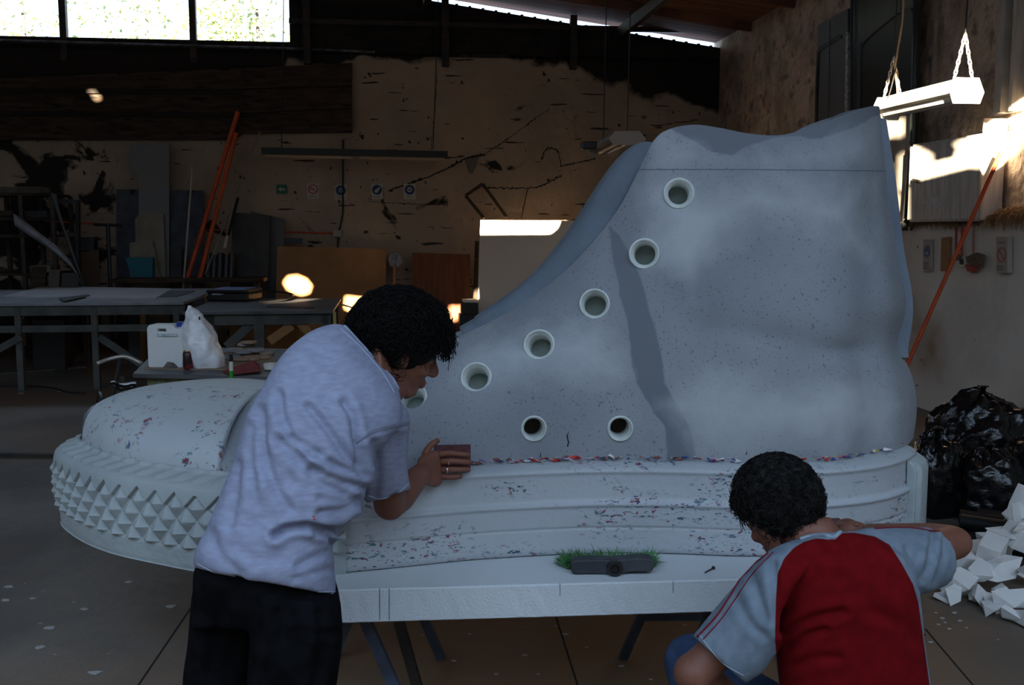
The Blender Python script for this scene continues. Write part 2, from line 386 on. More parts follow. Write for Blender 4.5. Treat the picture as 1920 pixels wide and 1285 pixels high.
# portal over the open yard: helps the renderer find the sky
pl = bpy.data.lights.new('sky_portal', 'AREA'); pl.shape = 'RECTANGLE'; pl.size = 18.2; pl.size_y = 8.6; pl.cycles.is_portal = True
po = bpy.data.objects.new('sky_portal', pl); COL.objects.link(po)
pc = R((WA)/2, (FB+BR)/2, roofz(WA/2)+.9); po.location = pc
ux = (E1*1 - Vector((0,0,SR))).normalized(); uy = (E2*8.3-Vector((0,0,1.4))).normalized(); uz = ux.cross(uy).normalized(); uy = uz.cross(ux)
po.matrix_world = Matrix.Translation(pc)@Matrix((ux, uy, uz)).transposed().to_4x4()
# ================================================================ THE GIANT SHOE
SZ = .61                    # top of the foam slab the shoe rests on
YC = 3.62
near = [F(px, py, SZ) for px, py in ((119,972),(137,1003),(200,1034),(300,1058),(400,1075),(540,1080),(632,1078),(760,1066),(900,1052),(1100,1041),(1250,1041),(1400,1046),(1560,1042),(1670,1022),(1716,990))]
pl_ = [(p.x, p.y) for p in near]
xh = (1722-CX)/FP*3.62
plan = [(-1.60,3.86)] + pl_ + [(1.40,3.60),(1.34,3.82),(1.12,3.98),(.7,4.03),(.2,4.05),(-.3,4.12),(-.75,4.24),(-1.12,4.30),(-1.38,4.20),(-1.54,4.04)]
PLAN = resamp(np.vstack([cr(plan, 700, True), cr(plan, 700, True)[:1]]), 601)[:-1]    # 600 points round the outline
tg = np.roll(PLAN, -1, 0)-np.roll(PLAN, 1, 0); tg /= np.linalg.norm(tg, axis=1, keepdims=True); NRM = np.stack([tg[:,1], -tg[:,0]], 1)
if ((PLAN-PLAN.mean(0))*NRM).sum(1).mean() < 0: NRM = -NRM
for _ in range(60): NRM = (np.roll(NRM,1,0)+NRM+np.roll(NRM,-1,0))/3
NRM /= np.linalg.norm(NRM, axis=1, keepdims=True)
def off(i, d): return PLAN[i % 600]+NRM[i % 600]*d
i_end_n = int(np.argmin(np.hypot(PLAN[:,0]-F(641,1078,SZ).x, PLAN[:,1]-F(641,1078,SZ).y)))      # where the toe bumper ends, near side
i_end_f = int(np.argmin(np.hypot(PLAN[:,0]+.55, PLAN[:,1]-4.18)))
def scuff(name, base, b2, amt=.62, scale=7, marks=((.16,.03,.05),(.05,.07,.14),(.04,.13,.14)), rough=.6, bump=.002, stretch=(1,1,2.4)):
    """white coat with broken smears of old print in it"""
    m = M(name, base, b2, scale=1.6, rough=rough, bump=bump, bscale=60, lo=.35, hi=.65)
    N, L, b, mp, nz, ramp, mix, col = m_tools[name]
    mp2 = N.new('ShaderNodeMapping'); mp2.inputs['Scale'].default_value = stretch; tc = [x for x in N if x.type == 'TEX_COORD'][0]; L.new(tc.outputs['Object'], mp2.inputs[0])
    def nn(sc, d=6, w_=0.):
        n = N.new('ShaderNodeTexNoise'); n.noise_dimensions = '4D'; n.inputs['W'].default_value = w_; n.inputs['Scale'].default_value = sc; n.inputs['Detail'].default_value = d; n.inputs['Roughness'].default_value = .62; n.inputs['Distortion'].default_value = .6
        L.new(mp2.outputs[0], n.inputs['Vector']); return n.outputs['Fac']
    def mul(a, c):
        n = N.new('ShaderNodeMath'); n.operation = 'MULTIPLY'; L.new(a, n.inputs[0]); L.new(c, n.inputs[1]); return n.outputs[0]
    zone = ramp(nn(3.4, 4, 3.), .44, .56); c = col
    for k, mk_ in enumerate(marks):
        f = mul(ramp(nn(scale*3.2, 8, 5.+k*2.3), amt, amt+.02), zone)
        c = mix(f, c, mk_)
    L.new(c, b.inputs['Base Color']); return m
m_white = scuff('white_foam_coat', (.46,.48,.50), (.41,.43,.45), amt=.59, scale=11, stretch=(1,1,2.2))
m_bump = M('plain_white_coat', (.37,.41,.41), (.33,.365,.37), scale=3, rough=.7, bump=.006, bscale=22, detail=8)
m_cap = scuff('toe_cap_coat', (.45,.485,.50), (.41,.44,.455), amt=.60, scale=9, marks=((.05,.08,.17),(.04,.15,.17),(.22,.03,.05)), stretch=(1,1,1))
shoe = root('giant_sneaker_sculpture', (0, YC, SZ), 'giant unfinished grey high-top sneaker sculpture with white sole resting on a foam slab', 'sculpture')
def ring_part(name, prof, i0, i1, mat, step=1, closed=False, **k):
    mb = MB(); idx = list(range(i0, i1+1, step))
    G = [[(*off(i, o_), z) for o_, z in prof] for i in idx]
    mb.grid(G, cv=False, cu=closed)
    return mb
# --- sole core: full body of the sole, closed
def cap(mb, ringpts):
    o_ = len(mb.v); mb.v += ringpts; mb.f.append(tuple(range(o_, o_+len(ringpts)))); mb.mi.append(mb.cur)
zt = SZ+.272; zs = SZ+.165
prof = [(-.30,SZ+.004),(-.02,SZ),(-.004,SZ+.004),(0,SZ+.02),(-.004,SZ+.085),(-.008,SZ+.088),(-.004,SZ+.091),(-.003,zs-.010),(.002,zs-.006),(.004,zs),(.001,zs+.005),(-.008,zs+.008),(-.012,zs+.015),(-.015,zs+.06),(-.014,zt-.012),(-.009,zt-.007),(-.008,zt),(-.02,zt+.008),(-.05,zt+.016),(-.09,zt+.02),(-.3,zt+.02)]
i0 = i_end_n-6; i1 = i_end_f+6
seq = [(i % 600) for i in (range(i0, i0+((i1-i0) % 600)+1))]
if F(1100,1041,SZ).x < 0 or not any(PLAN[i][0] > 1.2 for i in seq): seq = [(i % 600) for i in (range(i1, i1+((i0-i1) % 600)+1))]
prof = resamp(np.array(prof), 150).tolist()
mb = MB(); mb.grid([[(*off(i, o_), z) for o_, z in prof] for i in seq])
mk('sole', mb, m_white, shoe, smooth=True)
# --- toe bumper with pyramids
seqb = [i for i in range(600) if i not in set(seq)]
k0 = [j for j in range(len(seqb)) if (seqb[j]-seqb[j-1]) % 600 != 1][0]; seqb = seqb[k0:]+seqb[:k0]
seqb = [(seqb[0]-8+j) % 600 for j in range(8)]+seqb+[(seqb[-1]+1+j) % 600 for j in range(8)]
bp = np.array([PLAN[i] for i in seqb]); bn = np.array([NRM[i] for i in seqb]); sl_ = np.r_[0, np.cumsum(np.linalg.norm(np.diff(bp, axis=0), axis=1))]
NU = 700; ss = np.linspace(0, sl_[-1], NU); bx = np.interp(ss, sl_, bp[:,0]); by = np.interp(ss, sl_, bp[:,1]); nx = np.interp(ss, sl_, bn[:,0]); ny = np.interp(ss, sl_, bn[:,1])
key = cr([(-.25,SZ+.005),(-.02,SZ),(.0,SZ+.004),(.004,SZ+.04),(.005,SZ+.066),(.010,SZ+.085),(.015,SZ+.16),(.013,SZ+.22),(.006,SZ+.255),(-.008,SZ+.272),(-.04,SZ+.286),(-.056,SZ+.291),(-.062,SZ+.300),(-.074,SZ+.300),(-.080,SZ+.288),(-.2,SZ+.28)], 150)
key = resamp(key, 170); G = []
PW, PH = .078, .084; zlim = .236
zk = key[:,1]-SZ; za, zb = .074, .262
for u in range(NU):
    row = []
    sidx = ss[u]
    ztop = zb+.006*math.sin(sidx/PW*2*math.pi)
    for k in range(len(key)):
        o_, z = key[k]; d = 0
        zz = z-SZ
        if za-.012 < zz < zb+.01 and o_ > -.012:
            p = sidx/PW+(zz-za)/PH; q = sidx/PW-(zz-za)/PH
            h = 1-max(abs(p % 1-.5), abs(q % 1-.5))*2; ci = (math.floor(p)-math.floor(q))/2*PH+za; h = h**.85
            e = min(1, max(0, (zz-za+.012)/.012))*min(1, max(0, (zb+.01-zz)/.012)); d = (h*.026-.009) if za-.005 < ci < zlim else (.006 if ci >= zlim else -.004); d *= e
        elif zz >= zb+.004 and -.07 < o_ <= .05:      # slanting ridges above the pyramids
            p = (sidx+(o_)*.9)/PW; h = (p % 1); d = .007*(1-abs(h-.5)*2)-.002
        row.append((bx[u]+nx[u]*(o_+d), by[u]+ny[u]*(o_+d), z+(d*.5 if zz > zb+.004 else 0)))
    G.append(row)
G = np.array(G)
mb = MB(); mb.grid([[tuple(q) for q in r] for r in G.tolist()])
for e in (0, NU-1): cap(mb, [tuple(q) for q in G[e].tolist()])
mk('toe_bumper', mb, m_bump, shoe, auto=28)
# --- heel patch plate behind the heel
jh = int(np.argmax(PLAN[:,0])); mb = MB()
idx = [(jh+j) % 600 for j in range(-14, 15)]
pr = [(-.01,SZ+.012),(.028,SZ+.012),(.034,SZ+.02),(.034,SZ+.225),(.026,SZ+.245),(.0,SZ+.262),(-.02,SZ+.262)]
Gh = [[(*off(i, o_*(1.0 if abs(n-14) < 13 else .6)), z) for o_, z in pr] for n, i in enumerate(idx)]
mb.grid(Gh, cv=True); mb.f += [tuple(range(7)), tuple(range(28*7, 29*7))]; mb.mi += [0, 0]
mk('heel_patch', mb, m_bump, shoe, auto=40, bevel=.004)
# --- toe cap: rounded dome, cut off by a curved seam
topc = cr([P(x, y, Y) for x, y, Y in ((136,822,3.76),(142,806,3.76),(155,788,3.76),(180,758,3.76),(236,734,3.75),(313,724,3.73),(400,722,3.70),(460,725,3.69),(492,728,3.68))], 80)
zc = SZ+.288
def inner(X, side, d):      # plan y of the outline pushed in by d at a given X
    pts = PLAN-NRM*d; m_ = pts[:,1] < 3.95 if side < 0 else pts[:,1] >= 3.88
    q = pts[m_]; j = np.argsort(q[:,0]); return float(np.interp(X, q[j,0], q[j,1]))
def dome(t0, t1, n, endfun, lift=0.0, nphi=72):
    G = []; xt = max(float((PLAN-NRM*.068)[:,0].min()), float(topc[0][0]))+.003
    for u in range(n+1):
        f = u/n; row = []
        for k in range(nphi+1):
            ph = math.pi*k/nphi; c, s_ = math.cos(ph), math.sin(ph)
            X1 = endfun(s_, c); X = xt+(X1-xt)*f**1.9 if t0 == 0 else None
            yn = inner(X, -1, .068); yf = inner(X, 1, .068); hw = (yf-yn)/2; yc = (yf+yn)/2
            zt_ = float(np.interp(X, topc[:,0], topc[:,2])); fall = 1
            e = 2/2.5
            y = yc-hw*math.copysign(abs(c)**e, c); z = zc+(zt_-zc)*abs(s_)**e+lift
            row.append((X, y, z))
        G.append(row)
    return G
xe_top = P(484,728,3.66).x; xe_bot = P(430,872,3.2).x
def endf(s_, c): return xe_bot+(xe_top-xe_bot)*abs(s_)**3
G = dome(0, 1, 110, endf)
# rolled lip at the seam
last = G[-1]; cen = [(p[0], 3.75, zc) for p in last]
for dx_, k_ in ((.006,.996),(.012,.985),(.012,.94)):
    G.append([(p[0]+dx_, 3.75+(p[1]-3.75)*k_, zc+(p[2]-zc)*k_) for p in last])
mb = MB(); mb.grid(G)
mk('toe_cap', mb, m_cap, shoe, smooth=True)
# --- upper
top_px = [(430,734,3.74),(487,729,3.68),(600,713,3.62),(700,690,3.59),(800,657,3.55),(865,629,3.51),(950,587,3.48),(1020,540,3.45),(1080,487,3.43),(1135,425,3.41),(1165,382,3.40),(1197,322,3.38),(1226,264,3.36),(1256,242,3.35),(1302,234,3.34),(1350,240,3.33),(1400,250,3.33),(1450,254,3.33),(1490,248,3.34),(1560,224,3.37),(1605,207,3.42),(1636,199,3.50),(1648,200,3.58),(1650,201,3.63)]
bas_px = [415,450,560,655,750,810,880,940,1000,1060,1100,1150,1200,1240,1290,1345,1400,1460,1520,1590,1640,1680,1708,1719]
TP = [P(x, y, Y) for x, y, Y in top_px]
zb_ = SZ+.285; cen_i = None
def nearY(X, d=.075):
    pts = PLAN-NRM*d; m_ = (pts[:,1] < 3.70); q = pts[m_]; j = np.argsort(q[:,0]); return float(np.interp(X, q[j,0], q[j,1]))
BP = []
for px, t in zip(bas_px, TP):
    X = (px-CX)/FP*3.32
    for _ in range(6): X = (px-CX)/FP*(nearY(X) if px < 1690 else (3.5 if px < 1715 else 3.63))
    BP.append(Vector((X, nearY(X) if px < 1640 else {1640:3.33,1680:3.39,1708:3.50,1719:3.63}[px], zb_)))
NS = 300; tp = cr(TP, NS); bpn = cr(BP, NS); NV = 110
half = []
for i in range(NS):
    s_ = i/(NS-1); a = tp[i]; b = bpn[i]; row = []
    vamp = max(0, min(1, (1.0-s_*1.95)))           # 1 at the vamp, 0 at the ankle
    heel = max(0, (s_-.72)/.28)
    for k in range(NV+1):
        v_ = k/NV
        ey = v_*(1-vamp)+vamp*(1-math.cos(v_*math.pi/2)); ez = v_*(1-vamp)+vamp*math.sin(v_*math.pi/2)
        ey = ey if vamp > 0 else v_; bul = .03*math.sin(v_*math.pi)*(1-vamp)
        ev = ey
        y = b[1]+(a[1]-b[1])*ev-bul*(1-heel*.8); z = b[2]+(a[2]-b[2])*ez
        x = b[0]+(a[0]-b[0])*(v_ if vamp <= 0 else ez*.4+v_*.6)
        prof_h = .014*math.sin(v_*math.pi)+.016*math.exp(-((v_-.43)/.10)**2)-.012*math.exp(-((v_-.27)/.05)**2)+.022*math.exp(-((v_-.10)/.12)**2)
        x += heel**1.5*prof_h
        row.append((x, y, z))
    half.append(row)
far = [[(p[0], 2*YC+.06-p[1] if True else p[1], p[2]) for p in r] for r in reversed(half[:-3])]
# far side keeps the seam at the centre line
yj = half[-1][0][1]
far = [[(p[0], max(p[1], 2*3.63-q[1]), p[2]) for p, q in zip(r, hr)] for r, hr in zip(far, reversed(half[:-3]))]
allr = half+far
V = np.array(allr).reshape(-1, 3); nr, nc = len(allr), NV+1
fcs = [(i*nc+j, i*nc+j+1, (i+1)*nc+j+1, (i+1)*nc+j) for i in range(nr-1) for j in range(nc-1)]
vn = vnormals(V, fcs)
if vn[(NS//2)*nc+NV//2][1] > 0: fcs = [tuple(reversed(f)) for f in fcs]; vn = -vn
px_, py_ = PX(V); nearm = (V[:,1] < 3.64)
def blob(cx, cy, rx, ry, rot=0):
    c, s_ = math.cos(rot), math.sin(rot); X = (px_-cx)*c+(py_-cy)*s_; Y = -(px_-cx)*s_+(py_-cy)*c; return np.exp(-(X/rx)**2-(Y/ry)**2)
D = np.zeros(len(V))
for cx, cy, rx, ry, rot, amp in ((1660,625,70,30,.1,-.016),(1600,660,90,22,-.1,-.016),(1650,560,60,40,.3,.012),(1480,640,170,25,.15,-.012),(1450,560,140,50,.4,.008),(1330,640,40,120,.5,-.014),
      (1380,760,120,60,.3,.012),(1560,780,110,70,-.2,.010),(1690,740,40,60,0,.010),(1500,420,90,150,.4,.008),(1400,330,200,20,0,.004),(1240,560,30,150,.1,-.008),(1640,420,22,160,.05,-.012),(1000,720,120,40,.5,.006),(1100,640,60,150,.7,.006),(1350,480,80,40,0,-.008),(1540,700,80,20,.5,-.010)):
    D += amp*blob(cx, cy, rx, ry, rot)
for k in range(0, len(V)):
    pass
nz_ = np.array([noise.noise((a*3.1, b*3.1, c*3.1)) for a, b, c in V])*.004
V = V+vn*(((D*nearm)+nz_)[:,None])
mb = MB(); mb.v = [tuple(q) for q in V.tolist()]; mb.f = fcs; mb.mi = [0]*len(fcs)
m_up = M('grey_cement_coat', (.215,.23,.25), (.275,.29,.31), scale=2.4, rough=.9, bump=.0016, bscale=150, lo=.35, hi=.65, detail=8, c3=(.15,.16,.18), s3=110, lo3=.61, hi3=.68)
N, L, b_, mp, nz, ramp, mix, col = m_tools['grey_cement_coat']
def at_(nm):
    n = N.new('ShaderNodeAttribute'); n.attribute_name = nm; return n.outputs['Fac']
def addn(a, sc, amt):
    n = N.new('ShaderNodeMath'); n.operation = 'MULTIPLY_ADD'; L.new(nz(sc, 6), n.inputs[0]); n.inputs[1].default_value = amt; m_ = N.new('ShaderNodeMath'); m_.operation = 'ADD'
    n.inputs[2].default_value = -amt*.5; L.new(n.outputs[0], m_.inputs[0]); L.new(a, m_.inputs[1]); return m_.outputs[0]
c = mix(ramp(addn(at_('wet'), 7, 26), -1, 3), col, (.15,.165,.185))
c = mix(ramp(addn(addn(at_('dust'), 3, 150), 16, 60), -30, 60), c, (.41,.425,.44))
ab = N.new('ShaderNodeMath'); ab.operation = 'ABSOLUTE'; L.new(at_('seam'), ab.inputs[0])
c = mix(ramp(ab.outputs[0], 1.2, .5), c, (.10,.11,.12))
L.new(c, b_.inputs['Base Color'])
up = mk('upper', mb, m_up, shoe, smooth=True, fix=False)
px_, py_ = PX(V)
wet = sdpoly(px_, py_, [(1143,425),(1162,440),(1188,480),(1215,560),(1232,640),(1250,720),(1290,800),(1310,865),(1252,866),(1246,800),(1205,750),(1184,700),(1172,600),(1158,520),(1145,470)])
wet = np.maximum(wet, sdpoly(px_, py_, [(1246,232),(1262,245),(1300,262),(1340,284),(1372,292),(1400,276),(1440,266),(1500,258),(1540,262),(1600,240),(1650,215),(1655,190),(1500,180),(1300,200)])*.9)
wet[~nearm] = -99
dust = np.maximum.reduce([sdpoly(px_, py_, q) for q in ([(1250,760),(1330,700),(1420,720),(1600,690),(1690,760),(1680,830),(1320,850),(1290,800)], [(1200,330),(1640,330),(1640,500),(1420,420),(1300,560),(1220,500)], [(1260,262),(1370,300),(1560,270),(1640,240),(1640,310),(1220,312)], [(860,640),(1010,600),(1130,600),(1160,700),(1000,720),(860,700)])])-14
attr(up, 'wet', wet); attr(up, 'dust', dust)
line = [(1150,319),(1200,318),(1400,318),(1660,321),(1700,323)]; seam = py_-np.interp(px_, [q[0] for q in line], [q[1] for q in line])+(px_ < 1150)*40; seam[~nearm] = 99; attr(up, 'seam', seam)
sd = up.modifiers.new('shell', 'SOLIDIFY'); sd.thickness = .085; sd.offset = -1; sd.use_even_offset = False
# eyelets: positions on the near side, holes cut through the shell
bvh = BVHTree.FromPolygons([tuple(q) for q in V.tolist()], fcs)
EY = [(1273,363,28,19),(1208,476,28,20),(1115,570,28,21),(1011,647,29,21),(893,708,29,21),(773,745,28,21),(1001,804,24,18),(1163,804,24,18)]
cut = MB(); eyes = []
for px, py, r1, r2 in EY:
    h = bvh.ray_cast(CO, ray(px, py).normalized()); p, n = h[0], h[1]
    if n.y > 0: n = -n
    n = (n*.6+Vector((0,-1,0))*.4+Vector((0,0,0))).normalized()
    s_ = p.y/FP; r1 *= s_; r2 *= s_; q = Vector((0,0,1)).rotation_difference(n).to_matrix(); eyes.append((p, q, r1, r2))
    cut.lathe([(r1*.97,-.16),(r1*.97,.12)], p, q, 40)
co = mk('cutter', cut, m_up)
bo = up.modifiers.new('holes', 'BOOLEAN'); bo.operation = 'DIFFERENCE'; bo.solver = 'EXACT'; bo.object = co
me = evalmesh(up); up.modifiers.clear(); old = up.data; up.data = me; bpy.data.meshes.remove(old); bpy.data.objects.remove(co)
up.data.materials.clear(); up.data.materials.append(m_up); up.data.polygons.foreach_set('use_smooth', [True]*len(up.data.polygons)); up.data.set_sharp_from_angle(angle=math.radians(35))
m_ring = M('pale_plaster_ring', (.66,.69,.66), (.50,.54,.50), scale=14, rough=.85, bump=.004, bscale=60)
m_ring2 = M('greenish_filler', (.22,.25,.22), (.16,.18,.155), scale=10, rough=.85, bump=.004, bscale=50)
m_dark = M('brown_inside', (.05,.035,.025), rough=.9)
for k, (p, q, r1, r2) in enumerate(eyes):
    jit = [.0012*random.uniform(-1,1) for _ in range(40)]
    prof_ = [(r1*1.0,-.03),(r1*1.04,.001),(r1*.99,.007),(r1*.90,.005),(r2*1.18,-.004),(r2*1.05,-.009),(r2,-.018),(r2,-.085),(r2*.97,-.11),(r1*1.0,-.11)]
    e = MB().lathe(prof_, p, q, 40, closed=True)
    lab = 'white-rimmed' if k < 3 else None
    eo = mk('eyelet', e, m_ring, shoe, smooth=True)
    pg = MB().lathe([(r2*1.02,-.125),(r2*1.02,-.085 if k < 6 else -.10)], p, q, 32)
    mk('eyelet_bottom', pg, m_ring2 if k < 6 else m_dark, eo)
# --- tongue
tl = [(868,624,-.03),(905,603,-.028),(960,566,-.03),(1010,522,-.035),(1050,474,-.04),(1085,426,-.045),(1122,368,-.05),(1152,325,-.045),(1182,292,-.03),(1204,281,-.015),(1224,284,0)]
TC = cr([P(x, y, 3.63) for x, y, _ in tl], 60); TN = []
fl = cr([P(x, y+10, Y+.05) for x, y, Y in ((880,630,3.51),(950,592,3.48),(1020,545,3.45),(1080,492,3.43),(1135,430,3.41),(1165,388,3.40),(1197,328,3.38),(1222,300,3.36),(1240,300,3.36))], 60)
G = []
for i in range(60):
    row = []
    for k in range(33):
        t = k/16-1; e = abs(t)**2.2; cp = TC[i]; fp = fl[i].copy()
        if t > 0: fp[1] = 2*3.64-fp[1]
        q = cp*(1-e)+fp*e; q[1] = cp[1]+(fp[1]-cp[1])*abs(t)**.9
        q = q+np.array([-.014,0,.010])*math.sin(min(1,(1-abs(t))*1.5)*math.pi)*(1 if i > 4 else 0)
        row.append(tuple(q))
    G.append(row)
mb = MB(); mb.grid(G); m_tong = M('blue_grey_coat', (.135,.165,.20), (.19,.225,.265), scale=3, rough=.88, bump=.003, bscale=90, detail=8)
t_ = mk('tongue', mb, m_tong, shoe, smooth=True); sd = t_.modifiers.new('s', 'SOLIDIFY'); sd.thickness = .05; sd.offset = 0
# --- back stay: raised strip down the back of the ankle
bk = [r for r in half[-1]]; G = []
for k in range(28, NV-3, 2):
    x, y, z = half[-1][k]; v_ = k/NV; h = .013*min(1, (v_-.24)*7)*min(1, (.97-v_)*6)+.003
    G.append([(x-.05, y-.040, z),(x-.014, y-.045, z),(x+h*.5, y-.038, z),(x+h, y-.015, z),(x+h, y+.015, z),(x+h*.5, y+.038, z),(x-.014, y+.045, z),(x-.05, y+.040, z)])
mb = MB(); mb.grid(G, cv=True); mb.f += [tuple(range(8)), tuple(range(len(mb.v)-8, len(mb.v)))]; mb.mi += [0,0]
mk('back_stay', mb, m_tong, shoe, auto=50)
# --- torn scraps of print stuck in the joint over the sole
mats = [M('scrap_'+n, c, rough=.8) for n, c in (('red',(.55,.04,.03)),('white',(.62,.62,.65)),('blue',(.05,.06,.22)),('brown',(.22,.08,.06)),('yellow',(.6,.5,.08)),('lilac',(.35,.35,.5)))]
mb = MB(); i_s = [i for i in seq if PLAN[i][1] < 3.6]
for _ in range(420):
    i = random.choice(i_s); p = off(i, -.072+random.uniform(-.008,.006))
    X = p[0]; dens = (-.15 < X < .35) or (.75 < X < 1.1) or random.random() < .35
    if X < -.16 or X > 1.33 or not dens: continue
    s_ = random.uniform(.004,.013); c = Vector((p[0], p[1], zt+.024+random.uniform(0,.010)))
    mb.cur = random.choices(range(6), (4,5,3,3,.6,2))[0]
    m_ = Matrix.Rotation(random.uniform(0,6), 3, 'Z')@Matrix.Rotation(random.uniform(-1.2,1.2), 3, 'X')
    mb.prism([c+m_@Vector((s_*random.uniform(.8,2.4),0,0)), c+m_@Vector((0,s_*random.uniform(.4,.9),0)), c+m_@Vector((-s_*random.uniform(.8,2),0,s_*.3)), c+m_@Vector((0,-s_*.5,0))], m_@Vector((0,0,.0015)))
mk('scrap_edging', mb, mats, shoe, kind='stuff')

def on_upper(px, py):
    h = bvh.ray_cast(CO, ray(px, py).normalized()); return h[0]
m_crk = M('dark_crack', (.02,.02,.02), rough=1)
for ln in ([(1068,806),(1063,818),(1066,830),(1064,838)], [(1014,845),(1013,857)], [(1402,842),(1399,853)], [(1428,845),(1424,856)]):
    mk('crack', MB().tube([on_upper(x, y)+Vector((0,.0015,0)) for x, y in ln], [.0012]+[.0028]*(len(ln)-1), 6), m_crk, shoe)
# ================================================================ BACKGROUND THINGS
def board(name, pts, b, th, mat, label=None, cat=None, floor=False, parent=None, group=None, kind=None, bevel=0, plane='b', **k):
    """flat board traced on a plane parallel to the back (b) or right (a) wall, thickness th towards that wall"""
    q = []
    for p in pts:
        if plane == 'b': a_, z = onb(p[0], p[1], b); q.append([a_, z])
        else: b_, z = ona(p[0], p[1], b); q.append([b_, z])
    if floor:
        for i in floor: q[i][1] = 0.0
    w3 = [R(a_, b, z) if plane == 'b' else R(b, a_, z) for a_, z in q]
    return mk(name, MB().prism(w3, (E2 if plane == 'b' else E1)*th), mat, parent, label, cat, group, kind, bevel=bevel, **k)
def bolt_rod(pts, r): return MB().tube(pts, r, 8)
def Wb(px, py, b): a_, z = onb(px, py, b); return R(a_, b, z)
def Wa(px, py, a): b_, z = ona(px, py, a); return R(a, b_, z)
m_osb = M('brown_fibreboard', (.36,.19,.08), (.30,.16,.07), scale=3, rough=.85)
m_ply = M('reddish_plywood', (.22,.085,.04), (.16,.06,.03), scale=2, rough=.8, stretch=(8,8,1))
m_wboard = M('white_laminate', (.76,.73,.68), (.70,.67,.62), scale=1, rough=.5)
m_gboard = M('grey_panel', (.13,.13,.135), (.10,.10,.10), scale=3, rough=.8)
m_dboard = M('dark_grey_board', (.075,.075,.07), (.05,.05,.05), scale=3, rough=.8)
m_bgboard = M('blue_grey_panel', (.085,.095,.115), (.06,.065,.08), scale=5, rough=.8, c3=(.02,.02,.02), s3=4, lo3=.68, hi3=.7)
m_beige = M('beige_board', (.28,.25,.19), (.22,.19,.15), scale=3, rough=.85)
m_cyan = M('blue_foam', (.03,.17,.22), (.04,.13,.18), scale=2, rough=.8)
m_plank = M('old_dark_planks', (.085,.058,.040), (.05,.035,.026), scale=2.5, rough=.9, bump=.01, stretch=(1,1,7), c3=(.02,.017,.014), s3=3, lo3=.6, hi3=.65)
m_orange = M('orange_plastic', (.62,.10,.02), (.5,.07,.02), scale=4, rough=.5)
m_pale = M('pale_rod', (.42,.39,.35), rough=.7); m_black = M('black_plastic', (.012,.012,.013), rough=.45, spec=.5)
m_wood = M('weathered_wood', (.15,.13,.11), (.10,.085,.07), scale=4, rough=.9, bump=.004, stretch=(1,1,1))
m_gwood = M('grey_green_timber', (.115,.12,.11), (.075,.078,.072), scale=4, rough=.9)
m_ttop = M('table_board', (.30,.31,.33), (.20,.21,.22), scale=2, rough=.55, spec=.5)
m_ttop2 = M('worn_table_board', (.10,.10,.105), (.05,.05,.05), scale=2, rough=.5, spec=.5)
# dark plank panels high on the wall
board('timber_cladding', [(-60,262),(440,262),(452,250),(660,248),(660,118),(452,128),(-60,150)], -.14, .10, m_plank, 'dark plank panel fixed high on the back wall under the window', 'panel')
for k, y in enumerate((162, 205)):
    board('board', [(-40,y+2),(455,y+6),(455,y+14),(-40,y+12)], -.196, .05, m_sheet, ['upper', 'lower'][k]+' black batten across the dark plank panel below the window', 'board')
for pts, lab in (([(452,128),(660,118),(660,160),(452,166)], 'top dark plank nailed at the right end of the high panel'), ([(452,170),(660,164),(660,202),(452,212)], 'middle dark plank nailed at the right end of the high panel'), ([(452,216),(660,208),(660,248),(452,250)], 'lowest dark plank nailed at the right end of the high panel')):
    board('plank', pts, -.20, .055, m_plank, lab, 'plank')
# boards leaning on the back wall
board('fibreboard', [(520,462),(725,467),(719,660),(514,655)], -.5, .025, m_osb, 'large brown fibreboard sheet standing behind the worktable with round sun spot', 'board', floor=(2,3))
board('plywood_board', [(773,474),(882,477),(878,640),(772,640)], -.45, .02, m_ply, 'reddish plywood board standing right of the mop', 'board', floor=(2,3))
board('whiteboard', [(901,413),(1200,415),(1196,700),(893,700)], -.62, .03, m_wboard, 'large white laminate sheet with sunlit top edge behind the shoe', 'board', floor=(2,3))
board('tall_sheet', [(244,270),(317,270),(317,640),(260,640),(260,327),(244,327)], -.28, .02, M('greyish_white_panel', (.20,.20,.20), rough=.8), 'tall pale panel with a notch standing against the stained wall', 'panel', floor=(2,3))
board('grey_sheet', [(218,355),(262,355),(262,640),(218,640)], -.22, .02, m_bgboard, 'narrow dark blue-grey panel left of the tall pale panel', 'panel', floor=(2,3))
board('grey_sheet', [(316,357),(381,357),(381,640),(316,640)], -.20, .02, m_bgboard, 'blue-grey panel with dark spots right of the tall pale panel', 'panel', floor=(2,3))
board('beige_board', [(260,402),(306,400),(311,520),(253,520),(253,412)], -.34, .015, m_beige, 'beige board leaning against the tall pale panel', 'board', floor=(2,3))
board('beige_offcut', [(243,455),(286,452),(322,470),(322,530),(243,530)], -.40, .015, m_beige, 'paler offcut sheet in front of the beige board', 'board', floor=(2,3))
board('dark_strip_board', [(319,461),(340,461),(340,530),(319,530)], -.40, .02, m_dboard, 'short dark board right of the beige offcut', 'board', floor=(2,3))
bx = board('blue_foam_block', [(235,482),(286,482),(286,519),(246,519)], -.55, .12, m_cyan, 'blue foam block on the wall bench under the beige boards', 'block')
board('dark_board', [(436,398),(506,404),(500,640),(428,640)], -.46, .02, m_dboard, 'dark grey board leaning behind the black case', 'board', floor=(2,3))
board('dark_board', [(471,397),(535,411),(520,640),(475,640)], -.34, .02, m_gboard, 'tilted grey board leaning behind the dark board', 'board', floor=(2,3))
board('grey_sheet', [(515,445),(568,447),(566,457),(512,456)], -.3, .02, m_bgboard, 'thin blue-grey strip resting above the brown fibreboard', 'board')
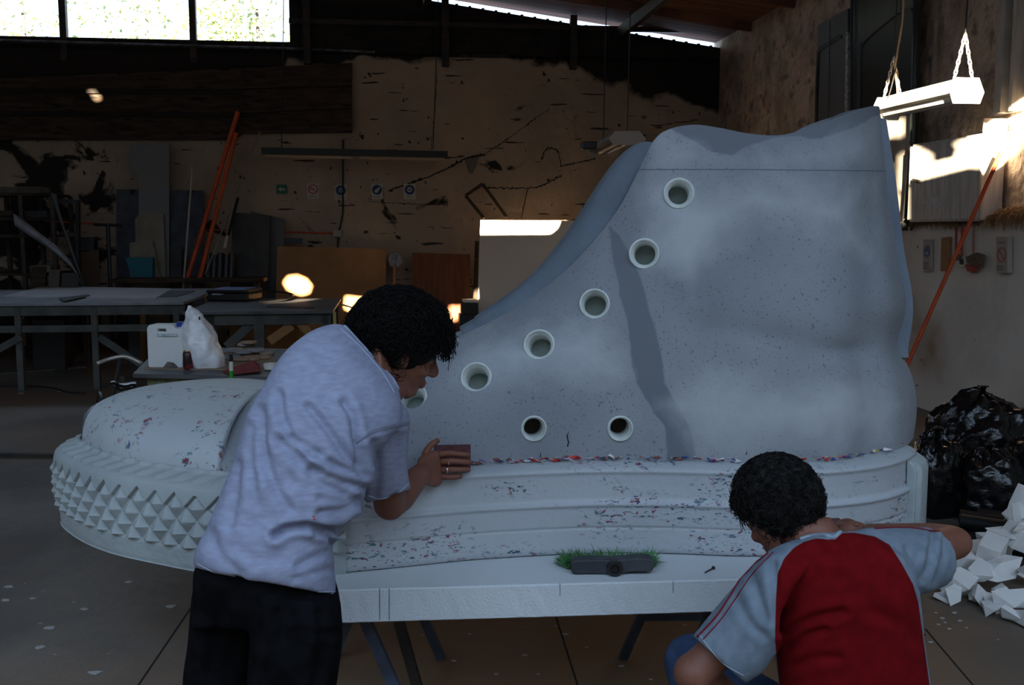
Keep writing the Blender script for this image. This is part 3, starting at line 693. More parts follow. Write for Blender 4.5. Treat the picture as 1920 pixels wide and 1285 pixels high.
# wall bench under those boards
t = root('wall_bench', Wb(410, 640, -.7), 'low dark plank bench along the back wall behind the tables', 'bench')
zb1 = onb(400, 521, -.8)[1]; aL, aR = onb(215, 525, -.8)[0], onb(498, 525, -.8)[0]
mk('bench_top', MB().rbox(aL, aR, -1.05, -.52, zb1-.05, zb1), m_plank, t)
for a_ in (aL+.1, (aL+aR)/2, aR-.1): mk('leg', MB().rbox(a_-.04, a_+.04, -1.0, -.92, 0, zb1-.05), m_plank, t)
bx.location.z = zb1
# orange poles and rods
for k, (a, b, r, m, nm, lab, cat) in enumerate((
    ((446,210),(351,524),.033,m_orange,'orange_pipe','longer of two orange pipes leaning on the stained wall','pipe'),
    ((443,250),(374,524),.031,m_orange,'orange_pipe','shorter orange pipe leaning just right of the longer one','pipe'),
    ((361,312),(343,548),.014,m_pale,'pale_rod','thin white rod standing left of the orange pipes','rod'),
    ((487,247),(385,515),.011,m_beige,'bamboo_rod','thin beige rod leaning right of the orange pipes','rod'),
    ((441,376),(421,466),.022,m_pale,'white_stick','white slat leaning behind the black tubes','slat'),
    ((446,372),(428,440),.022,m_black,'black_stick','black slat leaning beside the white slat','slat'))):
    mk(nm, bolt_rod([Wb(*a, -.28-(.09 if k == 1 else .16 if k == 2 else .02*k)), Wb(*b, -.64-(.09 if k == 1 else .20 if k == 2 else .03*k))], r), m, label=lab, cat=cat)
for k, x in enumerate((390, 401, 412, 424, 434)):
    mk('black_tube', bolt_rod([Wb(x+2, 474+k % 2*4, -.62), Wb(x, 526, -.66)], .045), m_black, label=['leftmost','second','middle','fourth','rightmost'][k]+' of five short black tubes beside the orange pipes', cat='tube', group='black tubes on the wall bench')
# conduit, box, wires
m_wire = M('dark_wire', (.02,.02,.02), rough=.6)
mk('orange_conduit', bolt_rod([Wb(42,411,-.03), Wb(176,420,-.03), Wb(400,431,-.03), Wb(631,438,-.03)], .012), m_orange, label='thin orange conduit running along the back wall to the junction box', cat='pipe')
o = mk('junction_box', MB().box(Wb(633,438,-.05), (.13,.08,.10), RM), M('box_cream', (.35,.32,.27), rough=.6), label='small cream junction box on the back wall above the fibreboard', cat='box', bevel=.008)
mk('wall_cable', bolt_rod([Wb(643,262,-.03), Wb(643,400,-.03), Wb(638,425,-.03), Wb(634,436,-.04), Wb(633,465,-.03)], .012), m_wire, label='black cable dropping down the back wall to the junction box', cat='cable')
# long fluorescent batten
t = root('fluorescent_batten', Wb(665,290,-.8), 'long dark fluorescent batten hanging level in front of the back wall', 'lamp')
aL, zL = onb(491,283,-.8); aR, zR = onb(839,290,-.8)
mk('housing', MB().beam(R(aL,-.8,zL), R(aR,-.8,zR), .14, .085), M('lamp_dark_housing', (.03,.032,.032), rough=.5), t)
for s_ in (0, 1): a_, z0 = (aL+(aR-aL)*(.02+.5*s_)), zL-.065; mk('tube', bolt_rod([R(a_,-.86,zL-.07+(zR-zL)*.5*s_), R(a_+(aR-aL)*.46,-.86,zL-.07+(zR-zL)*(.5+.5*s_))], .022), M('tube_glass%d' % s_, (.40,.30,.20), rough=.3), t)
for px in (528, 812):
    a_, z_ = onb(px, 284, -.8); mk('cord', bolt_rod([R(a_,-.8,z_+.03), R(a_+.1,-.8,roofz(a_+.1)-.01)], .006), m_wire, t)
# hanging strip lamps
def strip_lamp(N_, F_, w_, h_, label, mats, chain=True, dark=False):
    t = root('strip_lamp', (N_+F_)/2, label, 'lamp'); d = (N_-F_); L_ = d.length; d.normalize(); sx = d.cross(Vector((0,0,1))).normalized()*-1; u = Vector((0,0,1))
    def ring(c): return [c+sx*x+u*z for x, z in ((-w_*.34, h_*.5),(w_*.34, h_*.5),(w_*.5,-h_*.05),(w_*.49,-h_*.14),(w_*.45,-h_*.14),(w_*.30,-h_*.04),(-w_*.30,-h_*.04),(-w_*.45,-h_*.14),(-w_*.49,-h_*.14),(-w_*.5,-h_*.05))]
    mb = MB(); mb.grid([ring(F_), ring(N_)], cv=True); mb.f += [tuple(range(10)), tuple(range(10,20))]; mb.mi += [0,0]
    mk('housing', mb, mats[0], t)
    for c, s_ in ((N_, 1), (F_, -1)):
        mk('end_cap', MB().prism([c+sx*x+u*z for x, z in ((-w_*.36,h_*.55),(w_*.36,h_*.55),(w_*.54,-h_*.1),(w_*.42,-h_*.62),(-w_*.42,-h_*.62),(-w_*.54,-h_*.1))], d*.012*s_), mats[0], t)
    for x in (-.15, .15): mk('tube', bolt_rod([F_+d*.03+sx*w_*x-u*h_*.34, N_-d*.03+sx*w_*x-u*h_*.34], h_*.16), mats[1], t)
    for c, s_ in ((N_, -.04), (F_, .06)):
        top = c+u*(h_*.5+.27)+d*s_
        if not chain: top = c+u*h_*.5
        for sg in ((-1, 1) if chain else ()):
            p0 = c+sx*w_*.30*sg+u*h_*.5+d*s_; ch = MB(); n = 9
            for j in range(n):
                q = p0.lerp(top, (j+.5)/n); tv = (top-p0).normalized(); side = tv.cross(d if j % 2 else sx).normalized(); l_ = (top-p0).length/n*.68
                ch.tube([q+tv*l_*math.cos(a)+side*l_*.42*math.sin(a) for a in np.linspace(0, 2*math.pi, 11)], .0045, 5, cap=False)
            mk('chain', ch, mats[2], t)
        a_ = (top-CORN).dot(E1); mk('cord', bolt_rod([top, Vector((top.x+.03, top.y, roofz(a_)))], .005), m_wire, t)
    return t
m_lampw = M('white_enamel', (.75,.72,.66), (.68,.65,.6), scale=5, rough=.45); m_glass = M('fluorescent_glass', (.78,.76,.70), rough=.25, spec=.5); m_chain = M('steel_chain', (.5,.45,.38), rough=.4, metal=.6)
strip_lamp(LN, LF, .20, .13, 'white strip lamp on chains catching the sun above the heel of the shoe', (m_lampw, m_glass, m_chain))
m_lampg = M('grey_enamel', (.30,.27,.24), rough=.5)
NM, FM = P(1176,258,9.0), P(1131,281,10.5)
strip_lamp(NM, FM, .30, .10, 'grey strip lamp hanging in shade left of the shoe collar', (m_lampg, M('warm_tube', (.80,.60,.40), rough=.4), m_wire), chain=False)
mk('lamp_plug', MB().box(P(1104,273,9.6), (.14,.12,.07), RM), m_black, label='small black ballast box beside the shaded strip lamp', cat='box', bevel=.01).location += Vector((0,0,0))
# wires from the ceiling
for px, py, Y, lab in ((1156,0,9.8,'thin cord'),(620,0,12,'cord')): pass
mk('hanging_wire', MB().tube(cr([P(1692,-70,6.9), P(1693,20,6.9), P(1684,90,6.9), P(1678,125,6.9), P(1683,170,7.0), P(1681,190,7.05)], 24).tolist(), .008, 6), M('tan_wire', (.30,.20,.12), rough=.6), label='tan wire hanging from the roof to the sunlit strip lamp', cat='cable')
mk('hanging_wire', MB().tube(cr([P(1688,-70,6.9), P(1688,60,6.9), P(1679,130,6.9), P(1662,190,7.0), P(1642,201,7.1)], 24).tolist(), .004, 6), m_wire, label='thin dark wire beside the tan wire over the strip lamp', cat='cable')
# signs on the back wall
m_sg = [M('sign_green', (.02,.14,.08), rough=.6), M('sign_white', (.45,.42,.37), rough=.7), M('sign_red', (.38,.06,.03), rough=.6), M('sign_blue', (.02,.05,.13), rough=.6), M('sign_text', (.18,.15,.12), rough=.8)]
def sign(cx, cy, kind, label, s_=1.0, b=-.03, plane='b', hgt=27, wid=21):
    f = (lambda x, y, d=0: Wb(x, y, b-d)) if plane == 'b' else (lambda x, y, d=0: Wa(x, y, b-d))
    nrm = E2 if plane == 'b' else E1
    c = f(cx, cy); t = root('safety_sign', c, label, 'sign', 'safety signs on the back wall' if plane == 'b' else None)
    ux = E1 if plane == 'b' else -E2; uz = Vector((0,0,1)); s = s_
    def poly(pts, d, m, nm, th=.004): return mk(nm, MB().prism([c+ux*x*s+uz*z*s-nrm*d for x, z in pts], nrm*th), m, t)
    circ = lambda r, n=28, ox=0, oz=0: [(ox+r*math.cos(2*math.pi*i/n), oz+r*math.sin(2*math.pi*i/n)) for i in range(n)]
    if kind == 'exit':
        poly([(-.075,-.065),(.075,-.065),(.075,.065),(-.075,.065)], 0, m_sg[0], 'plate')
        poly([(-.05,0),(-.01,.035),(-.01,.013),(.05,.013),(.05,-.013),(-.01,-.013),(-.01,-.035)], .005, m_sg[1], 'arrow')
    else:
        poly([(-.085,-.135),(.085,-.135),(.085,.085),(-.085,.085)], 0, m_sg[1], 'plate')
        if kind == 'no':
            mb = MB(); n = 32; o_, i_ = circ(.07, n), circ(.054, n)
            mb.grid([[c+ux*q[0]*s+uz*q[1]*s-nrm*dd for q in row] for row, dd in ((o_, .003), (o_, .007), (i_, .007), (i_, .003))], cu=True, cv=True); mk('ring', mb, m_sg[2], t)
            poly([(-.045,.035),(-.035,.045),(.045,-.035),(.035,-.045)], .006, m_sg[2], 'slash')
            poly([(-.05,-.006),(.02,-.006),(.02,.006),(-.05,.006)], .005, m_sg[4], 'pictogram')
        else:
            poly(circ(.073), .005, m_sg[3], 'disc')
            if kind == 'ear': pg = [(x, z) for x, z in circ(.035, 16)]
            elif kind == 'glove': pg = [(-.03,-.04),(.0,-.045),(.04,.02),(.045,.045),(.02,.03),(-.02,.0),(-.04,-.01)]
            else: pg = circ(.03, 16, 0, .0)
            poly(pg, .009, m_sg[1], 'pictogram')
            if kind != 'glove': poly(circ(.018, 12, 0, -.002), .012, m_sg[3], 'pictogram_face')
        for k in range(2): poly([(-.055,-.10-.016*k),(.055,-.10-.016*k),(.055,-.094-.016*k),(-.055,-.094-.016*k)], .005, m_sg[4], 'text_line')
    return t
sign(528, 355, 'exit', 'green safety sign with a white arrow, leftmost of the row')
sign(587, 355, 'no', 'red no-entry type safety sign second from the left')
sign(639, 357, 'face', 'round blue safety sign beside the black wall cable')
sign(707, 356, 'glove', 'round blue safety sign with a slanted glove picture')
sign(768, 356, 'ear', 'round blue safety sign at the right end of the row')
# leaning bare frame on the wall over the white board
t = root('timber_frame', Wb(915,400,-.2), 'empty dark timber frame leaning above the white laminate sheet', 'frame')
for p, q in (((873,367),(905,345)), ((873,367),(908,410)), ((905,345),(950,407))): mk('rail', MB().beam(Wb(*p,-.2), Wb(*q,-.24), .05, .045), m_plank, t)
mk('thin_strip', bolt_rod([Wb(990,352,-.08), Wb(977,410,-.12)], .008), m_plank, label='thin dark strip leaning on the wall above the white sheet', cat='strip')
# mop and post
t = root('string_mop', Wb(740,600,-.6), 'white string mop standing head up between the brown boards', 'mop')
mk('handle', bolt_rod([Wb(740,500,-.6), Wb(739,640,-.6)], .022), M('mop_handle', (.35,.19,.08), rough=.7), t)
mb = MB(); c = Wb(741,486,-.6)
for k in range(90):
    a, e = random.uniform(0, 6.28), random.uniform(-1.2, 1.3); d = Vector((math.cos(a)*math.cos(e), math.sin(a)*math.cos(e)*.6, math.sin(e)))
    mb.tube([c+d*.02, c+d*.07+Vector((0,0,.02)), c+d*random.uniform(.085,.11)-Vector((0,0,.02))], .009, 5)
mk('mop_head', mb, M('mop_strings', (.42,.42,.44), rough=.95), t, smooth=True)
# stack of dark crates and boxes left of the white sheet
for k, (x0, x1, y0, y1, m, lab) in enumerate(((862,896,590,640,m_black,'black crate on the floor left of the white sheet'),(866,897,568,590,m_dboard,'dark box on top of the black crate by the white sheet'),(869,895,563,568,m_wboard,'white lid on the dark box by the white sheet'))):
    board(['crate','box','lid'][k], [(x0,y1),(x1,y1),(x1,y0),(x0,y0)], -1.0, .3, m, lab, ['crate','box','lid'][k], floor=(0,1) if k == 0 else False, bevel=.01)
board('dark_batten', [(891,452),(898,452),(893,560),(884,560)], -.5, .05, m_plank, 'rough dark post standing at the left edge of the white sheet', 'post', floor=(2,3))
# steel rack on the left
t = root('storage_rack', Wb(60,640,-1.2), 'dark storage rack loaded with planks at the far left', 'rack')
for px, py in ((38,352),(97,352),(-30,352)):
    for b_ in (-1.35, -.6):
        a_, z_ = onb(px, py, -1.35); mk('post', MB().rbox(a_-.025, a_+.025, b_-.03, b_+.03, 0, z_-.09), m_steel, t)
a0, _ = onb(-60,400,-1.35); a1, _ = onb(99,400,-1.35)
for y in (362, 408, 440, 512): z_ = onb(60, y, -1.35)[1]; mk('shelf', MB().rbox(a0, a1, -1.38, -.58, z_-.035, z_), m_plank, t)
for k, (x0, x1, y0, y1, b_) in enumerate(((0,28,384,402,-1.2),(50,92,388,405,-1.1),(2,80,345,357,-1.0),(60,100,500,508,-1.1))):
    z_ = {0:408,1:408,2:362,3:512}[k]; aa, ab = onb(x0,y0,b_)[0], onb(x1,y0,b_)[0]; z0 = onb(60, z_, -1.35)[1]
    mk('plank_bundle', MB().rbox(aa, ab, b_-.1, b_+.3, z0, z0+.09), [m_plank, m_dboard, m_wood, m_beige][k], label=['bundle of offcuts on the rack, left end of the second shelf','short dark offcuts on the rack beside the post','long boards lying on top of the storage rack','pale boards on the lowest rack shelf'][k], cat='planks', bevel=.01)
def bent(name, outer, inner, b, label, mat):
    n = len(outer); mb = MB(); G = []
    for (x0, y0), (x1, y1) in zip(outer, inner): G.append([Wb(x0, y0, b), Wb((x0+x1)/2, (y0+y1)/2, b-.05), Wb(x1, y1, b-.02)])
    mb.grid(G); o = mk(name, mb, mat, label=label, cat='sheet', smooth=True); s_ = o.modifiers.new('s', 'SOLIDIFY'); s_.thickness = .012; return o
m_shine = M('pale_plastic_sheet', (.30,.31,.33), (.2,.2,.21), scale=6, rough=.4, spec=.5)
bent('plastic_sheet', [(25,400),(42,410),(74,436),(103,458),(130,484),(150,520),(158,560)], [(27,422),(42,434),(86,462),(118,488),(138,508),(150,528),(157,562)], -1.5, 'pale bent sheet sagging down from the rack to the table', m_shine)
bent('plastic_sheet', [(98,362),(102,380),(111,408),(126,450),(140,490),(150,518),(158,545)], [(104,365),(110,395),(121,430),(132,460),(143,492),(153,520),(160,545)], -1.45, 'narrow translucent sheet hanging from the corner of the rack', m_gboard)
t = root('dark_frame', Wb(127,470,-.9), 'dark rectangular frame standing beside the rack', 'frame')  # plain dark frame by the rack, not a window part
for p, q in (((112,377),(148,379)), ((146,377),(146,475)), ((112,440),(146,440))): mk('rail', MB().beam(Wb(*p,-.9), Wb(*q,-.9), .05, .055), m_black, t)
mk('rail', MB().beam(Wb(146,475,-.9), R(onb(146,475,-.9)[0], -.9, 0), .05, .055), m_black, t)
board('hardboard', [(147,474),(185,468),(190,640),(150,640)], -.7, .02, M('brown_hardboard', (.10,.065,.045), rough=.85), 'brown hardboard sheet leaning beside the dark rectangular frame', 'board', floor=(2,3))
board('dark_crate', [(148,445),(176,445),(176,470),(148,470)], -.62, .2, m_black, 'slatted black crate behind the hardboard', 'crate')
t = root('tee_stand', Wb(202,640,-.8), 'thin black T-shaped stand in front of the stained wall', 'stand')
mk('post', bolt_rod([Wb(202,422,-.8), R(onb(202,422,-.8)[0],-.8,0)], .028), m_black, t); mk('crossbar', bolt_rod([Wb(176,421,-.8), Wb(231,423,-.8)], .022), m_black, t)
for k, (x0, x1, y0) in enumerate(((50,78,500),(84,104,506),(108,140,512))):
    board('leaning_offcut', [(x0+8,y0),(x1+8,y0),(x1,640),(x0,640)], -1.55-.05*k, .03, [m_plank, m_wood, m_dboard][k], ['left', 'middle', 'right'][k]+' one of three dark offcuts leaning under the pale bent sheet', 'board', floor=(2,3))
# ---- long tables
fa = F(180, 732); bF = (fa-CORN).dot(E2); ZT = P(180, 568, fa.y).z
def ab(p): return (p-CORN).dot(E1), (p-CORN).dot(E2)
aR1 = onb(344, 569, bF)[0]; aL1 = -12.6
t = root('long_table', R((aL1+aR1)/2, bF+1.3, 0), 'long wide worktable with a pale top at the far left', 'table')
mk('tabletop', MB().rbox(aL1, aR1, bF, bF+2.5, ZT-.03, ZT), m_ttop, t, bevel=.005)
mk('apron', MB().rbox(aL1, aR1, bF+.04, bF+.08, ZT-.13, ZT-.03), m_gwood, t)
zr = onb(100, 617, bF+.05)[1]; mk('rail', MB().rbox(aL1, aR1-.05, bF+.05, bF+.09, zr-.035, zr+.035), m_gwood, t)
for px in (40, 182, 335):
    a_ = onb(px, 700, bF+.06)[0]
    for b_ in (bF+.06, bF+2.35): mk('leg', MB().rbox(a_-.03, a_+.03, b_-.03, b_+.03, 0, ZT-.03), m_gwood, t)
for p, q in (((40,632),(-20,665)), ((186,632),(275,690))): mk('brace', MB().beam(Wb(*p, bF+.02), Wb(*q, bF+.02), .04, .07), m_gwood, t)
def flat(name, pts, z, th, mat, label, cat, **k): return mk(name, MB().prism([F(x, y, z) for x, y in pts], (0,0,th)), mat, label=label, cat=cat, **k)
flat('white_sheet', [(7,557),(81,538),(324,543),(292,561)], ZT, .012, M('whitish_sheet', (.55,.55,.56), (.47,.47,.48), scale=2, rough=.5, spec=.5), 'large pale sheet lying on the far left table', 'board')
flat('grey_sheet', [(318,546),(366,547),(332,557),(300,558.5)], ZT, .01, m_gboard, 'smaller grey sheet beside the pale sheet on the table', 'board')
flat('black_cloth_strip', [(110,560),(165,553),(170,555),(120,566)], ZT+.013, .006, m_black, 'crumpled black strip lying across the pale sheet', 'strip')
b2 = bF-.35; aL2 = aR1+.06; aR2 = onb(624, 584, b2)[0]; Z2 = onb(624, 583, b2)[1]
t = root('worktable', R((aL2+aR2)/2, b2+.8, 0), 'dark timber worktable carrying the black case', 'table')
mk('tabletop', MB().rbox(aL2, aR2, b2, b2+1.9, Z2-.03, Z2), m_ttop2, t, bevel=.005)
mk('apron', MB().rbox(aL2+.05, aR2-.05, b2+.06, b2+.10, Z2-.14, Z2-.03), m_gwood, t)
for px in (395, 487, 612):
    a_ = onb(px, 640, b2+.1)[0]
    for b_ in (b2+.1, b2+1.75): mk('leg', MB().rbox(a_-.05, a_+.05, b_-.04, b_+.04, 0, Z2-.03), m_gwood, t)
for p, q in (((482,598),(425,650)), ((560,600),(600,650)), ((505,640),(548,610))): mk('brace', MB().beam(Wb(*p, b2+.12), Wb(*q, b2+.12), .05, .09), m_gwood if q[0] < 500 else m_osb, t)
cc = F(430, 566, Z2); t = root('tool_case', cc, 'black plastic tool case lying on the dark worktable', 'case'); mrot = Matrix.Rotation(-.12, 3, 'Z')
cc += Vector((.02,.28,0))
mk('case_body', MB().box(cc+Vector((-.03,0,.046)), (.50,.46,.09), mrot), m_black, t, bevel=.02); mk('lid', MB().box(cc+Vector((-.03,0,.115)), (.51,.47,.045), mrot), m_black, t, bevel=.02)
mk('lid_panel', MB().box(cc+Vector((-.03,0,.140)), (.38,.33,.008), mrot), M('case_blue_panel', (.25,.38,.70), rough=.3, spec=.6), t)
mk('handle', MB().tube([cc+mrot@Vector((x,y,.08)) for x, y in ((-.20,-.23),(-.19,-.27),(-.09,-.27),(-.08,-.23))], .011, 8), M('case_handle', (.25,.27,.3), rough=.3), t)
hp = [F(487,549,Z2+.01), F(520,547,Z2+.01), F(545,551,Z2+.01), F(551,557,Z2+.01), F(535,564,Z2+.01), F(487,568,Z2+.01)]
mk('cable_loop', MB().tube(cr([list(p) for p in hp], 40).tolist(), .012, 6), m_black, label='black hose loop lying right of the tool case', cat='hose')
flat('flat_bar', [(500,574),(588,576),(590,579),(500,577)], Z2, .008, m_steel, 'thin steel bar near the front edge of the dark worktable', 'bar')
mk('yellow_ruler', MB().beam(Wb(627,585,b2-.06), R(onb(631,612,b2-.06)[0], b2-.06, .0), .03, .008), M('ruler_yellow', (.5,.40,.12), rough=.6), label='yellow wooden stick leaning at the corner of the dark worktable', cat='stick')
# things under the tables
for k, (x0, x1, y0, y1) in enumerate(((440,470,640,690),(430,560,600,645),(240,262,590,640),(60,120,600,640))):
    board(['cardboard_box','plywood_offcut','bucket_board','dark_box'][k], [(x0,y1),(x1,y1),(x1,y0),(x0,y0)], [b2+1.1, b2+1.3, bF+1.5, bF+1.6][k], .3 if k != 1 else .02, [m_osb, m_osb, m_dboard, m_black][k], ['brown box under the dark worktable','brown offcut sheet standing under the dark worktable','dark board standing under the long table','black box stored under the long table'][k], ['box','board','board','box'][k], floor=(0,1))
# ---- green bench with things
ZB = .76; fl_, fr_ = F(249,701,ZB), F(560,708,ZB); bl_, br_ = F(300,650,ZB), F(575,655,ZB)
t = root('green_bench', (fl_+br_)/2-Vector((0,0,ZB)), 'low green-painted bench with a dark worn top behind the toe cap', 'bench')
mk('bench_top', MB().prism([fl_, fr_, br_, bl_], (0,0,-.025)), m_ttop2, t)
m_green = M('mossy_green_paint', (.12,.13,.05), (.17,.17,.08), scale=5, rough=.7, c3=(.22,.22,.18), s3=6, lo3=.6, hi3=.66)
i_ = lambda p, x, y: Vector((p.x+x, p.y+y, 0))
c4 = [i_(fl_, .07,.05), i_(fr_, -.05,.05), i_(br_, -.05,-.05), i_(bl_, .0,-.05)]
mk('cabinet_body', MB().prism([p+Vector((0,0,.12)) for p in c4], (0,0,ZB-.025-.12)), m_green, t)
for p in c4: mk('leg', MB().box(p+Vector((0,0,.06)), (.05,.05,.12)), m_green, t)
mk('cardboard_sheet', MB().prism([F(x,y,ZB) for x, y in ((270,693),(300,672),(352,660),(508,664),(520,692),(480,697),(400,694))], (0,0,.006)), M('cardboard', (.30,.21,.14), (.25,.18,.12), scale=4, rough=.9), label='cardboard sheet spread over the top of the green bench', cat='sheet')
ZO = ZB+.006
# jug
jc = F(311, 690, ZO)+Vector((0,.09,0)); s_ = jc.y/FP
t = root('plastic_jug', jc, 'translucent white plastic jug with blue cap and handle on the bench', 'jug')
cu = bpy.data.curves.new('jug', 'CURVE'); cu.dimensions = '2D'; cu.fill_mode = 'BOTH'; cu.extrude = .058; cu.bevel_depth = .007; cu.bevel_resolution = 3
def rounded(pts, r, n=5):
    out = []
    for i, p in enumerate(pts):
        p = Vector(p); a = (Vector(pts[i-1])-p).normalized(); b = (Vector(pts[(i+1) % len(pts)])-p).normalized()
        rr = r[i] if isinstance(r, (list, tuple)) else r; a, b = p+a*rr, p+b*rr
        for j in range(n+1): tt = j/n; out.append(a*(1-tt)**2+p*2*tt*(1-tt)+b*tt*tt)
    return out
def jl(x, y): return ((x-579)*.2292*s_, (655-y)*.2292*s_)
ol = rounded([jl(x, y) for x, y in ((432,652),(725,652),(725,365),(700,345),(655,345),(630,315),(445,315),(432,340))], [.012,.012,.008,.006,.006,.008,.012,.008]); hl = rounded([jl(x, y) for x, y in ((503,332),(588,332),(588,372),(503,372))], .005, 3)
for q in (ol, hl):
    s2 = cu.splines.new('POLY'); s2.points.add(len(q)-1)
    for pt, c in zip(s2.points, q): pt.co = (c[0], c[1], 0, 1)
    s2.use_cyclic_u = True
co = bpy.data.objects.new('jug', cu); COL.objects.link(co); me = evalmesh(co); bpy.data.objects.remove(co)
mb = MB(); mb.add([jc+Vector((v.co.x, v.co.z, v.co.y)) for v in me.vertices], [tuple(p.vertices) for p in me.polygons])
m_jug = M('milky_plastic', (.80,.80,.79), (.74,.74,.73), scale=3, rough=.4, spec=.4); m_jug.node_tree.nodes['Principled BSDF'].inputs['Subsurface Weight'].default_value = .2
jug = mk('jug_body', mb, m_jug, t, auto=50)
mk('neck', MB().lathe([(.026,0),(.026,.02)], jc+Vector((jl(682,345)[0],0,jl(682,349)[1]))), m_jug, t, smooth=False)
mk('cap', MB().lathe([(.031,0),(.031,.026),(.027,.03)], jc+Vector((jl(682,340)[0],0,jl(682,343)[1]+.012)), n=20), M('blue_cap', (.02,.06,.35), rough=.4), t)
mk('label_strip', MB().box(jc+Vector((jl(590,388)[0], -.0765, jl(590,388)[1])), (.13,.002,.018)), M('jug_print', (.30,.42,.42), (.68,.68,.67), scale=60, rough=.5), t)
# carrier bag
st = [((345,694),(414,694)),((343,682),(421,685)),((344,664),(419,668)),((343,645),(412,648)),((342,625),(402,625)),((341,608),(392,608)),((345,592),(380,592)),((350,581),(366,581)),((353,574),(357,574))]
Yb = F(380,692,ZO).y+.12; mb = MB(); lofted(mb, [(a, b, Yb, r) for (a, b), r in zip(st, (.09,.11,.115,.11,.09,.07,.04,.02,.006))], 48, 2.2, 6)
v = np.array([list(q) for q in mb.v]); vn = vnormals(v, [f for f in mb.f if len(f) == 4])
for i, (q, n_) in enumerate(zip(v, vn)):
    a = noise.noise(Vector((q[0]*14, q[1]*14, q[2]*9))); b = abs(noise.noise(Vector((q[0]*30+5, q[1]*30, q[2]*14)))); c = noise.noise(Vector((q[0]*55, q[1]*55+3, q[2]*30))); v[i] = q+n_*(a*.022-b*.018+abs(c)*.006)
mb.v = [tuple(q) for q in v.tolist()]
m_bag = M('thin_white_film', (.88,.88,.89), (.80,.80,.82), scale=12, rough=.25, bump=.006, bscale=24, spec=.6)
t = root('carrier_bag', (P(380,692,Yb).x, Yb, ZO), 'crumpled white plastic carrier bag standing right of the jug', 'bag')
mk('bag_body', mb, m_bag, t, smooth=True)
mk('handle_hole', MB().ell(P(358,590,Yb-.035), (.009,.004,.018)), m_wire, t); mk('handle_hole', MB().ell(P(374,597,Yb-.06), (.006,.004,.012)), m_wire, t)
# can
cn = F(350.5, 694, ZB)+Vector((0,.03,0)); t = root('drink_can', cn, 'dark red and black drink can with a gold rim in front of the bag', 'can')
mk('can_body', MB().lathe([(.026,0),(.033,.008),(.033,.104),(.027,.116)], cn, n=28), M('can_print', (.03,.012,.012), (.16,.02,.02), scale=16, lo=.5, hi=.52, rough=.3, spec=.6, c3=(.45,.42,.4), s3=26, lo3=.66, hi3=.67), t, smooth=True)
mk('rim', MB().lathe([(.027,.113),(.029,.117),(.029,.121),(.025,.121),(.025,.117)], cn, n=28, closed=True), M('gold_rim', (.6,.42,.15), rough=.3, metal=.8), t, smooth=True)
# rock, discs, papers, lid
rk = F(312, 694, ZB)+Vector((0,.05,0)); mb = MB().prism([rk+Vector(p) for p in ((-.05,-.02,0),(.06,-.02,0),(.07,.06,0),(-.03,.06,0))], (0,0,.005)); mb = MB().add([rk+Vector(p)*.75 for p in ((-.055,-.03,0),(.065,-.03,0),(.075,.06,0),(-.03,.06,0),(-.012,.0,.062),(.03,.03,.05))], [(0,3,2,1),(0,1,4),(1,5,4),(1,2,5),(2,3,5),(3,4,5),(3,0,4)])
mk('stone_chip', mb, M('grey_stone', (.17,.14,.12), (.11,.10,.09), scale=20, rough=.9), label='grey pointed stone chip at the front edge of the bench', cat='stone')
m_disc = M('stone_disc', (.38,.37,.35), (.30,.30,.30), scale=12, rough=.85); m_disc2 = M('brown_disc', (.42,.28,.19), (.34,.23,.16), scale=12, rough=.85)
dl = [(433,668,0,20,0),(452,672,0,19,1),(470,670,0,20,1),(490,668,0,17,1),(440,660,1,17,0),(455,664,1,18,0),(478,660,1,20,0),(500,660,0,16,1),(462,655,2,19,0),(468,657,3,17,1)]
for k, (x, y, lv, r, br) in enumerate(dl):
    c = F(x, y+8, ZO)+Vector((0,.10,0)); c.z = ZO+.022*lv; c.x = P(x, y, c.y).x
    d = MB().lathe([(r*.0030,0),(r*.0033,.004),(r*.0033,.016),(r*.0030,.021)], c, Matrix.Rotation(random.uniform(-.04,.04), 3, 'X'), n=24)
    mk('round_disc', d, [m_disc, m_disc2][br], label=['grey disc at the far left of the pile on the bench','grey disc at the front of the pile by the green stick','brown disc at the bottom front of the disc pile','brown disc at the bottom right of the disc pile','grey disc leaning on the left side of the disc pile','grey disc on the second layer left of centre','brown disc on the second layer of the disc pile','grey disc at the right end of the disc pile','grey disc second from the top of the pile','brown disc topmost on the pile of the bench'][k], cat='disc', group='round discs piled on the green bench', auto=40)
mk('sandpaper', MB().prism([F(416,697,ZO)+Vector((0,0,.002)), F(432,704,ZO), F(489,700,ZO)+Vector((0,0,.012)), F(487,692,ZO)+Vector((0,0,.03)), P(475,676,F(475,692,ZO).y)], (0,0,.002)), M('red_abrasive', (.26,.05,.05), (.20,.04,.04), scale=30, rough=.95), label='curled red sandpaper sheet on the bench beside the green pole', cat='sandpaper')
lc = F(505, 694, ZO)+Vector((0,.05,0)); mk('tape_roll', MB().lathe([(.024,0),(.048,0),(.048,.035),(.024,.035)], lc, n=28, closed=True), m_wboard, label='white roll of tape at the right end of the bench', cat='tape', auto=40)
gp = F(434, 727, 0.0); gx = P(434, 700, 5.75)
t = root('broomstick', (gx.x, 5.75, 0), 'bright green stick with white band and black end standing before the bench', 'stick')
zz = lambda y: P(434, y, 5.75).z
for nm, y0, y1, r, c in (('shaft',None,695,.0125,(.03,.30,.03)),('band',695,678,.0122,(.6,.6,.5)),('tip',678,665,.0105,(.01,.01,.01))):
    z0 = 0 if y0 is None else zz(y0); mk(nm, MB().lathe([(r,z0),(r,zz(y1))], (gx.x,5.75,0), n=14), M('stick_'+nm, c, rough=.5), t, auto=40)
